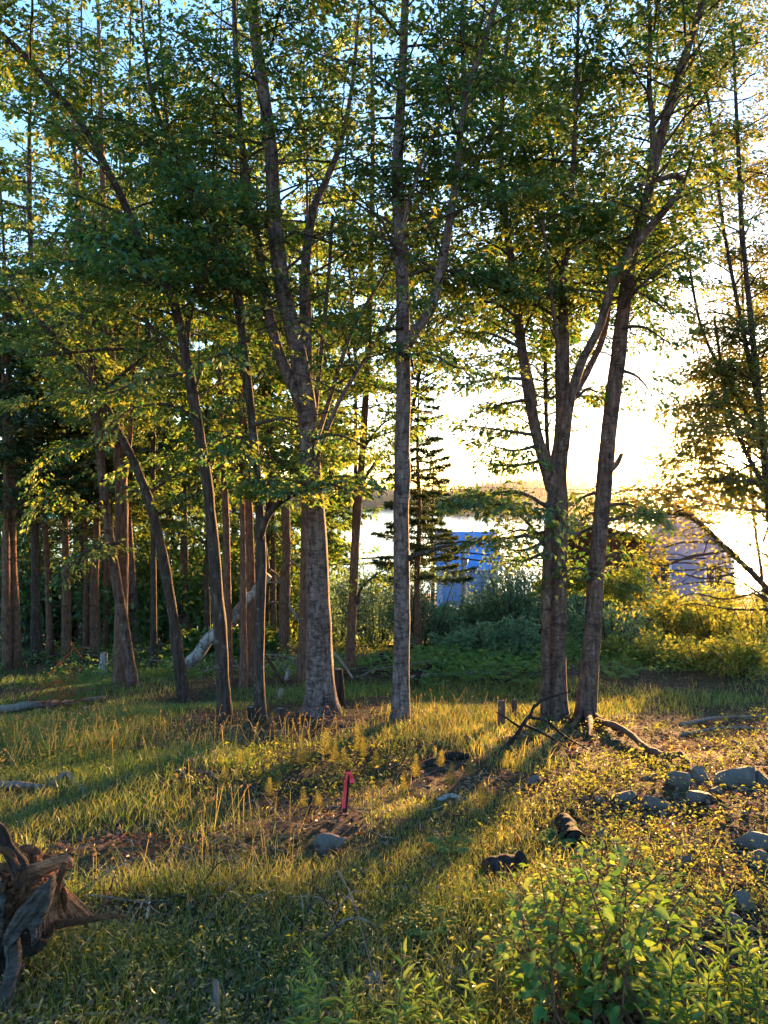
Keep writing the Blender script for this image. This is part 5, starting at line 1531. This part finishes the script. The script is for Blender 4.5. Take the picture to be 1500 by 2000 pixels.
# ------------------------------------------------------------------ ferns and horsetails
def fern_proto(nf, L):
    g = Geo()
    for k in range(nf):
        a = k * 6.283 / nf + U(-.3, .3); l = L * U(.75, 1.1); h = np.array([math.cos(a), math.sin(a), 0]); s = np.array([-h[1], h[0], 0])
        n = 22; t = np.linspace(.12, 1, n)
        C = h * (l * .8 * t)[:, None] + UP * (l * (1.1 * t - .75 * t * t))[:, None]
        tube(g, C[::3], .0022, 3, cap=False)
        ln = .30 * l * np.sin(np.clip((1.02 - t), 0, 1) ** .7 * 2.6 + .1) * .75 + .006
        for sg in (-1, 1):
            add_leaves(g, C, s * sg + h * .35 - UP * .1 + rng.normal(0, .05, (n, 3)), UP + rng.normal(0, .15, (n, 3)), ln, width=.24, fold=.03, six=False)
    me = g.mesh('frond'); me.materials.append(M['fern'])
    return me


fprot = [fern_proto(int(U(6, 9)), 1.0) for _ in range(4)]


def fern(p, s, lab, group=None, i=0):
    o = bpy.data.objects.new('fern', fprot[i % 4]); sc.collection.objects.link(o)
    o.location = tuple(p); o.scale = (s, s, s); o.rotation_euler = (U(-.1, .1), U(-.1, .1), U(0, 6.28))
    o['label'] = lab; o['category'] = 'fern'
    if group: o['group'] = group


fern(gp(838, 1830), .22, 'fern in shade left of the leafy bush', i=0)
fern(gp(880, 1668), .20, 'fern in sunlit weeds above the charred log', i=1)
fern(gp(1085, 1650), .16, 'small fern left of the charred log end', i=2)
for k, (px, py) in enumerate(sorted([(850, 1305), (880, 1312), (905, 1302), (930, 1318), (955, 1326), (975, 1310), (1000, 1322), (1020, 1330), (1042, 1318), (862, 1330), (915, 1335), (990, 1340), (845, 1345), (1035, 1345), (1200, 1330), (1235, 1320), (940, 1300), (1010, 1304)])):
    fern(gp(px, py), U(.38, .6), 'green fern in the shaded clearing, %s from the left' % ordn[k], 'ferns in the shaded clearing', k)


def horsetail_proto(h):
    g = Geo(); tube(g, [[0, 0, -.01], [.003, 0, h * .5], [0, .004, h]], [.002, .0018, .001], 4, cap=False)
    for z in np.linspace(.25, 1, 13):
        n = 11; a = np.arange(n) * 6.283 / n + U(0, 1); l = h * .42 * (1.1 - z * .75)
        pos = np.tile([0, 0, z * h], (n, 1)); ax = np.stack([np.cos(a), np.sin(a), np.full(n, .55 + .5 * z)], -1) + rng.normal(0, .08, (n, 3))
        add_leaves(g, pos, ax, UP + ax * .0, np.full(n, l) * U(.8, 1.1, n), width=.05, fold=.0, six=False)
    me = g.mesh('horsetail'); me.materials.append(M['grass'])
    return me


hp = [horsetail_proto(.3) for _ in range(3)]
for k in range(20):
    px, py = (632, 1492) if k == 0 else (590, 1512) if k == 1 else (705, 1485) if k == 2 else (430 + 570 * (k - 3 + U(.1, .9)) / 17, U(1480, 1600))
    p = gp(px, py); o = bpy.data.objects.new('horsetail', hp[k % 3]); sc.collection.objects.link(o)
    s = 1.0 if k < 3 else U(.45, .8)
    o.location = tuple(p); o.scale = (s, s, s); o.rotation_euler = (U(-.15, .15), U(-.15, .15), U(0, 6))
    o['category'] = 'plant'; o['group'] = 'horsetails in the sunlit grass'
    o['label'] = ['feathery yellow horsetail standing up behind the survey stake', 'feathery horsetail left of the tallest one', 'feathery horsetail right of the stake near the dark soil'][k] if k < 3 else 'small feathery horsetail in the sunlit grass, %s from the left' % ordn[k - 3]

# ------------------------------------------------------------------ grass, weeds and litter (nobody could count these)
def scatter(n, y0, y1, power=1.0, wide=.70):
    n = int(n * 1.2)
    u = U(0, 1, n)
    if power == 1.0: y = y0 * (y1 / y0) ** u
    else: y = (y0 ** (1 - power) + u * (y1 ** (1 - power) - y0 ** (1 - power))) ** (1 / (1 - power))
    x = U(-1, 1, n) * (wide * y + .6)
    z = ground(x, y)
    px, py = proj(np.stack([x, y, z], -1))
    return x, y, z, px, py


def smooth(a, b, x):
    t = np.clip((x - a) / (b - a), 0, 1); return t * t * (3 - 2 * t)


CLEAR = [(985, 1716, 62, 30), (1116, 1648, 40, 34), (1432, 1545, 60, 26), (1366, 1578, 50, 24), (1318, 1548, 44, 24), (1276, 1592, 44, 26), (1474, 1672, 50, 34), (1332, 1710, 40, 26), (1446, 1800, 50, 40), (1214, 1572, 34, 18), (640, 1660, 44, 18),
         (1260, 1470, 70, 22), (1010, 1450, 46, 30), (870, 1500, 60, 16), (380, 1515, 60, 18), (60, 1552, 90, 16), (240, 1790, 70, 30), (552, 1428, 24, 12), (490, 1424, 22, 12)]


def clear(px, py):
    m = 1.0
    for (a, b, c, d) in CLEAR: m = m * (1 - .92 * np.exp(-(((px - a) / c) ** 2 + ((py - b) / d) ** 2) ** 1.5))
    return m


def grass_mask(x, y, px, py):
    m = np.clip(.55 + .75 * W4(x * 1.1, y * 1.1) + .45 * W5(x * 3.1, y * 3.1), .02, 1)
    right = smooth(930, 1120, px - (py - 1400) * .1) * smooth(1375, 1420, py)
    m *= 1 - .93 * right
    m *= 1 - .55 * smooth(1750, 1840, py)
    soil = np.exp(-(((px - 520) / 90) ** 2 + ((py - 1445) / 26) ** 2)) + np.exp(-(((px - 690) / 70) ** 2 + ((py - 1482) / 14) ** 2)) + np.exp(-(((px - 250) / 150) ** 2 + ((py - 1800) / 36) ** 2))
    soil = soil + .9 * np.exp(-(((px - 668) / 42) ** 2 + ((py - 1600) / 48) ** 2)) + .8 * np.exp(-(((px - 870) / 60) ** 2 + ((py - 1520) / 30) ** 2))
    m *= np.clip(1 - 1.3 * soil, 0, 1)
    m *= 1 - .25 * smooth(16, 20, y)
    return m * clear(px, py)


def blades(name, n, y0, y1, hmin, hmax, wid, mat, lab, maskf, bend=(.2, 1.0), cat='grass'):
    x, y, z, px, py = scatter(n, y0, y1)
    ok = U(0, 1, len(x)) < maskf(x, y, px, py)
    x, y, z, px, py = (q[ok] for q in (x, y, z, px, py)); m = len(x)
    # tufts
    a = U(0, 6.28, m)
    h = U(hmin, hmax, m) * np.clip(.75 + .45 * W3(x * 1.7, y * 1.7), .35, 1.4)
    w = wid * U(.7, 1.3, m) * np.clip(y / 6, .75, 2.6)
    d = np.stack([np.cos(a), np.sin(a)], -1); f = U(0, 6.28, m); s = np.stack([np.cos(f), np.sin(f)], -1)
    bd = U(*bend, m) * h
    B = np.stack([x, y, z - .01], -1)
    Mi = B + np.column_stack([d * (bd * .3)[:, None], h * .58]); Tp = B + np.column_stack([d * bd[:, None], h * U(.85, 1.0, m)])
    S = np.column_stack([s * (w / 2)[:, None], np.zeros(m)])
    v = np.stack([B - S, B + S, Mi - S * .8, Mi + S * .8, Tp], 1).reshape(-1, 3)
    i = np.arange(m)[:, None] * 5
    g = Geo()
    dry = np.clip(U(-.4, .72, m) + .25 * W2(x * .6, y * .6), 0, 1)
    dry = dry * (1 - .75 * (1 - smooth(500, 760, px)) * (1 - smooth(1500, 1560, py))) * (1 - .5 * smooth(1740, 1800, py))  # shade at left and front put into the blade tint, greener
    g.add(v, quads=i + np.array([[0, 1, 3, 2]]), tris=i + np.array([[2, 3, 4]]), rnd=np.repeat(dry, 5))
    o = g.build(name, mat, kind='stuff'); o['label'] = lab; o['category'] = cat


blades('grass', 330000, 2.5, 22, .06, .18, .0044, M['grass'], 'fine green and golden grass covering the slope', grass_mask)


def tall_mask(x, y, px, py):
    band = smooth(1415, 1470, py) * (1 - smooth(1690, 1780, py)) * (1 - smooth(880, 1020, px))
    band = band * (1 - np.exp(-(((px - 675) / 55) ** 2 + ((py - 1600) / 60) ** 2)))
    return np.clip(band * np.clip(.45 + .8 * W5(x * 1.4 + 3, y * 1.4), 0, 1), 0, 1)


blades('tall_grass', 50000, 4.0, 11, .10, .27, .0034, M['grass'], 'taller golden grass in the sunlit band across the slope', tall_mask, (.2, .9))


def seed_heads(n):
    x, y, z, px, py = scatter(n, 3.8, 12)
    ok = U(0, 1, len(x)) < np.clip(tall_mask(x, y, px, py) * 1.2 + .5 * np.exp(-(((px - 880) / 90) ** 2 + ((py - 1440) / 40) ** 2)), 0, 1)
    x, y, z = x[ok], y[ok], z[ok]; m = len(x)
    h = U(.12, .31, m); a = U(0, 6.28, m); ln = U(.02, .2, m)
    B = np.stack([x, y, z], -1); d = np.stack([np.cos(a), np.sin(a), 0 * a], -1)
    Tp = B + d * ln[:, None] + UP * h[:, None]
    g = Geo(); w = .0011
    S = np.column_stack([-np.sin(a), np.cos(a), 0 * a]) * w
    i = np.arange(m)[:, None] * 4
    g.add(np.stack([B - S, B + S, Tp + S, Tp - S], 1).reshape(-1, 3), quads=i + np.array([[0, 1, 2, 3]]), rnd=np.repeat(U(.3, .9, m), 4))
    o = g.build('seed_stalks', M['grass'], kind='stuff'); o['label'] = 'thin stalks of the seeding grass'; o['category'] = 'grass'
    hl = U(.02, .05, m); hw = hl * U(.12, .22, m); dr = nrm(d * ln[:, None] * 3 + UP * h[:, None] + rng.normal(0, .04, (m, 3)))
    e1 = nrm(np.cross(dr, [1, .2, 0])); e2 = np.cross(dr, e1)
    c = Tp + dr * (hl * .4)[:, None]
    v = np.stack([Tp, c + e1 * hw[:, None], c + e2 * hw[:, None], c - e1 * hw[:, None], c - e2 * hw[:, None], Tp + dr * hl[:, None]], 1).reshape(-1, 3)
    i = np.arange(m)[:, None] * 6
    t = np.vstack([i + np.array([[0, 2, 1]]), i + np.array([[0, 3, 2]]), i + np.array([[0, 4, 3]]), i + np.array([[0, 1, 4]]), i + np.array([[5, 1, 2]]), i + np.array([[5, 2, 3]]), i + np.array([[5, 3, 4]]), i + np.array([[5, 4, 1]])])
    g = Geo(); g.add(v, tris=t, rnd=np.repeat(U(0, 1, m), 6))
    o = g.build('seed_heads', M['seed'], kind='stuff'); o['label'] = 'pale golden seed heads of the grass'; o['category'] = 'grass'


seed_heads(15000)


def herbs(name, n, y0, y1, per, spread, size, hmax, mat, lab, maskf, width=.5, cat='weeds', six=False):
    x, y, z, px, py = scatter(n, y0, y1)
    ok = U(0, 1, len(x)) < maskf(x, y, px, py)
    x, y = x[ok], y[ok]
    X = np.repeat(x, per); Y = np.repeat(y, per); m = len(X)
    hh = np.repeat(U(.2, 1, len(x)), per)
    a = U(0, 6.28, m); r = spread * np.sqrt(U(0, 1, m))
    X = X + np.cos(a) * r; Y = Y + np.sin(a) * r
    h = U(.05, 1, m) * hmax * hh
    pos = np.stack([X, Y, ground(X, Y) + .008 + h], -1)
    ax = np.stack([np.cos(a), np.sin(a), U(-.2, .7, m)], -1) + rng.normal(0, .3, (m, 3))
    g = Geo(); add_leaves(g, pos, ax, UP + rng.normal(0, .35, (m, 3)), U(*size, m) * np.clip(pos[:, 1] / 6, .8, 2.2), width, six=six)
    o = g.build(name, mat, kind='stuff'); o['label'] = lab; o['category'] = cat


def m_front(x, y, px, py):
    return np.clip(smooth(1720, 1850, py) * (.5 + .6 * W2(x * 2 + 5, y * 2)), 0, 1)


def m_right(x, y, px, py):
    return clear(px, py) * (np.clip(smooth(900, 1150, px) * smooth(1390, 1430, py) * (.16 + .7 * W3(x * 1.9, y * 1.9 + 4)), 0, .9) + np.clip(.25 + .5 * W2(x * 1.6, y * 1.6), 0, .6) * smooth(1440, 1500, py))


def m_far(x, y, px, py):
    return np.clip((smooth(800, 900, px) + .35) * (.45 + .6 * W1(x * .9, y * .9 + 9)), 0, 1) * smooth(12.5, 14.5, y)


herbs('ground_weeds', 3300, 2.5, 5.2, 11, .06, (.010, .048), .15, M['herb'], 'small leafy weeds on the shaded ground in front', m_front, .36, six=True)
herbs('slope_weeds', 9500, 3.5, 13, 10, .07, (.010, .042), .15, M['leaf_gold'], 'sunlit low weeds among the rocks on the right', m_right)
herbs('clearing_weeds', 15000, 12, 30, 10, .16, (.026, .05), .40, M['fern'], 'low green undergrowth in the shaded clearing', m_far)


def litter(n):
    x, y, z, px, py = scatter(n, 2.5, 16)
    ok = U(0, 1, len(x)) < np.clip(.18 + .8 * smooth(950, 1150, px) * smooth(1390, 1430, py) + .35 * smooth(1780, 1850, py) + .5 * (grass_mask(x, y, px, py) < .25), 0, 1)
    x, y = x[ok], y[ok]; m = len(x); a = U(0, 6.28, m)
    pos = np.stack([x, y, ground(x, y) + U(.004, .022, m)], -1)
    g = Geo(); add_leaves(g, pos, np.stack([np.cos(a), np.sin(a), rng.normal(0, .25, m)], -1), UP + rng.normal(0, .4, (m, 3)), U(.025, .055, m), .55, .25)
    o = g.build('leaf_litter', M['litter'], kind='stuff'); o['label'] = 'dry brown leaves littering the bare ground'; o['category'] = 'leaf litter'


litter(34000)


def gravel(n):
    x, y, z, px, py = scatter(n, 2.6, 13)
    ok = U(0, 1, len(x)) < np.clip(smooth(1000, 1200, px) * smooth(1410, 1450, py) * (.3 + .7 * W3(x * 2.2, y * 2.2)) + .03, 0, 1)
    x, y = x[ok], y[ok]; V1, F1 = ico(1); g = Geo()
    for k in range(len(x)):
        r = U(.008, .03) * (1.5 if U() < .12 else 1)
        v = V1 * (1 + rng.normal(0, .13, (len(V1), 1))) * [r, r * U(.6, 1), r * U(.4, .8)]
        a = U(0, 6.28); v = v @ np.array([[math.cos(a), math.sin(a), 0], [-math.sin(a), math.cos(a), 0], [0, 0, 1]])
        g.add(v + [x[k], y[k], float(ground(x[k], y[k])) + r * .2], tris=F1)
    o = g.build('gravel', M['rock'], smooth=False, kind='stuff'); o['label'] = 'small stones and gravel scattered between the rocks'; o['category'] = 'gravel'


gravel(2600)


def twigs(n):
    x, y, z, px, py = scatter(n, 2.6, 15)
    g = Geo()
    for k in range(n):
        a = U(0, 3.14); l = U(.05, .28); p = np.array([x[k], y[k], z[k] + .012]); e = p + [math.cos(a) * l, math.sin(a) * l, 0]; e[2] = ground(e[0], e[1]) + U(.005, .04)
        tube(g, [p, (p + e) / 2 + rng.normal(0, .008, 3) + [0, 0, .006], e], np.array([1, .8, .4]) * U(.002, .006), 4, cap=False)
    o = g.build('twig_litter', M['dead_wood'], kind='stuff'); o['label'] = 'fine dead twigs strewn over the slope'; o['category'] = 'twigs'


twigs(1500)

# ------------------------------------------------------------------ evening haze, also standing in for lens glare round the sun
g = Geo(); box(g, (0, 680, 1.5), (3300, 1500, 50))
hz = g.build('haze', None, smooth=False)
hz['kind'] = 'stuff'; hz['label'] = 'thin evening haze filling the air, also standing in for sun glare'; hz['category'] = 'haze'
hm = bpy.data.materials.new('haze'); hm.use_nodes = True; hm.node_tree.nodes.clear()
ho = hm.node_tree.nodes.new('ShaderNodeOutputMaterial'); pv = hm.node_tree.nodes.new('ShaderNodeVolumePrincipled')
pv.inputs['Color'].default_value = (1.0, .97, .94, 1); pv.inputs['Density'].default_value = .00006; pv.inputs['Anisotropy'].default_value = .95
hm.node_tree.links.new(pv.outputs[0], ho.inputs['Volume'])
hz.data.materials.append(hm)
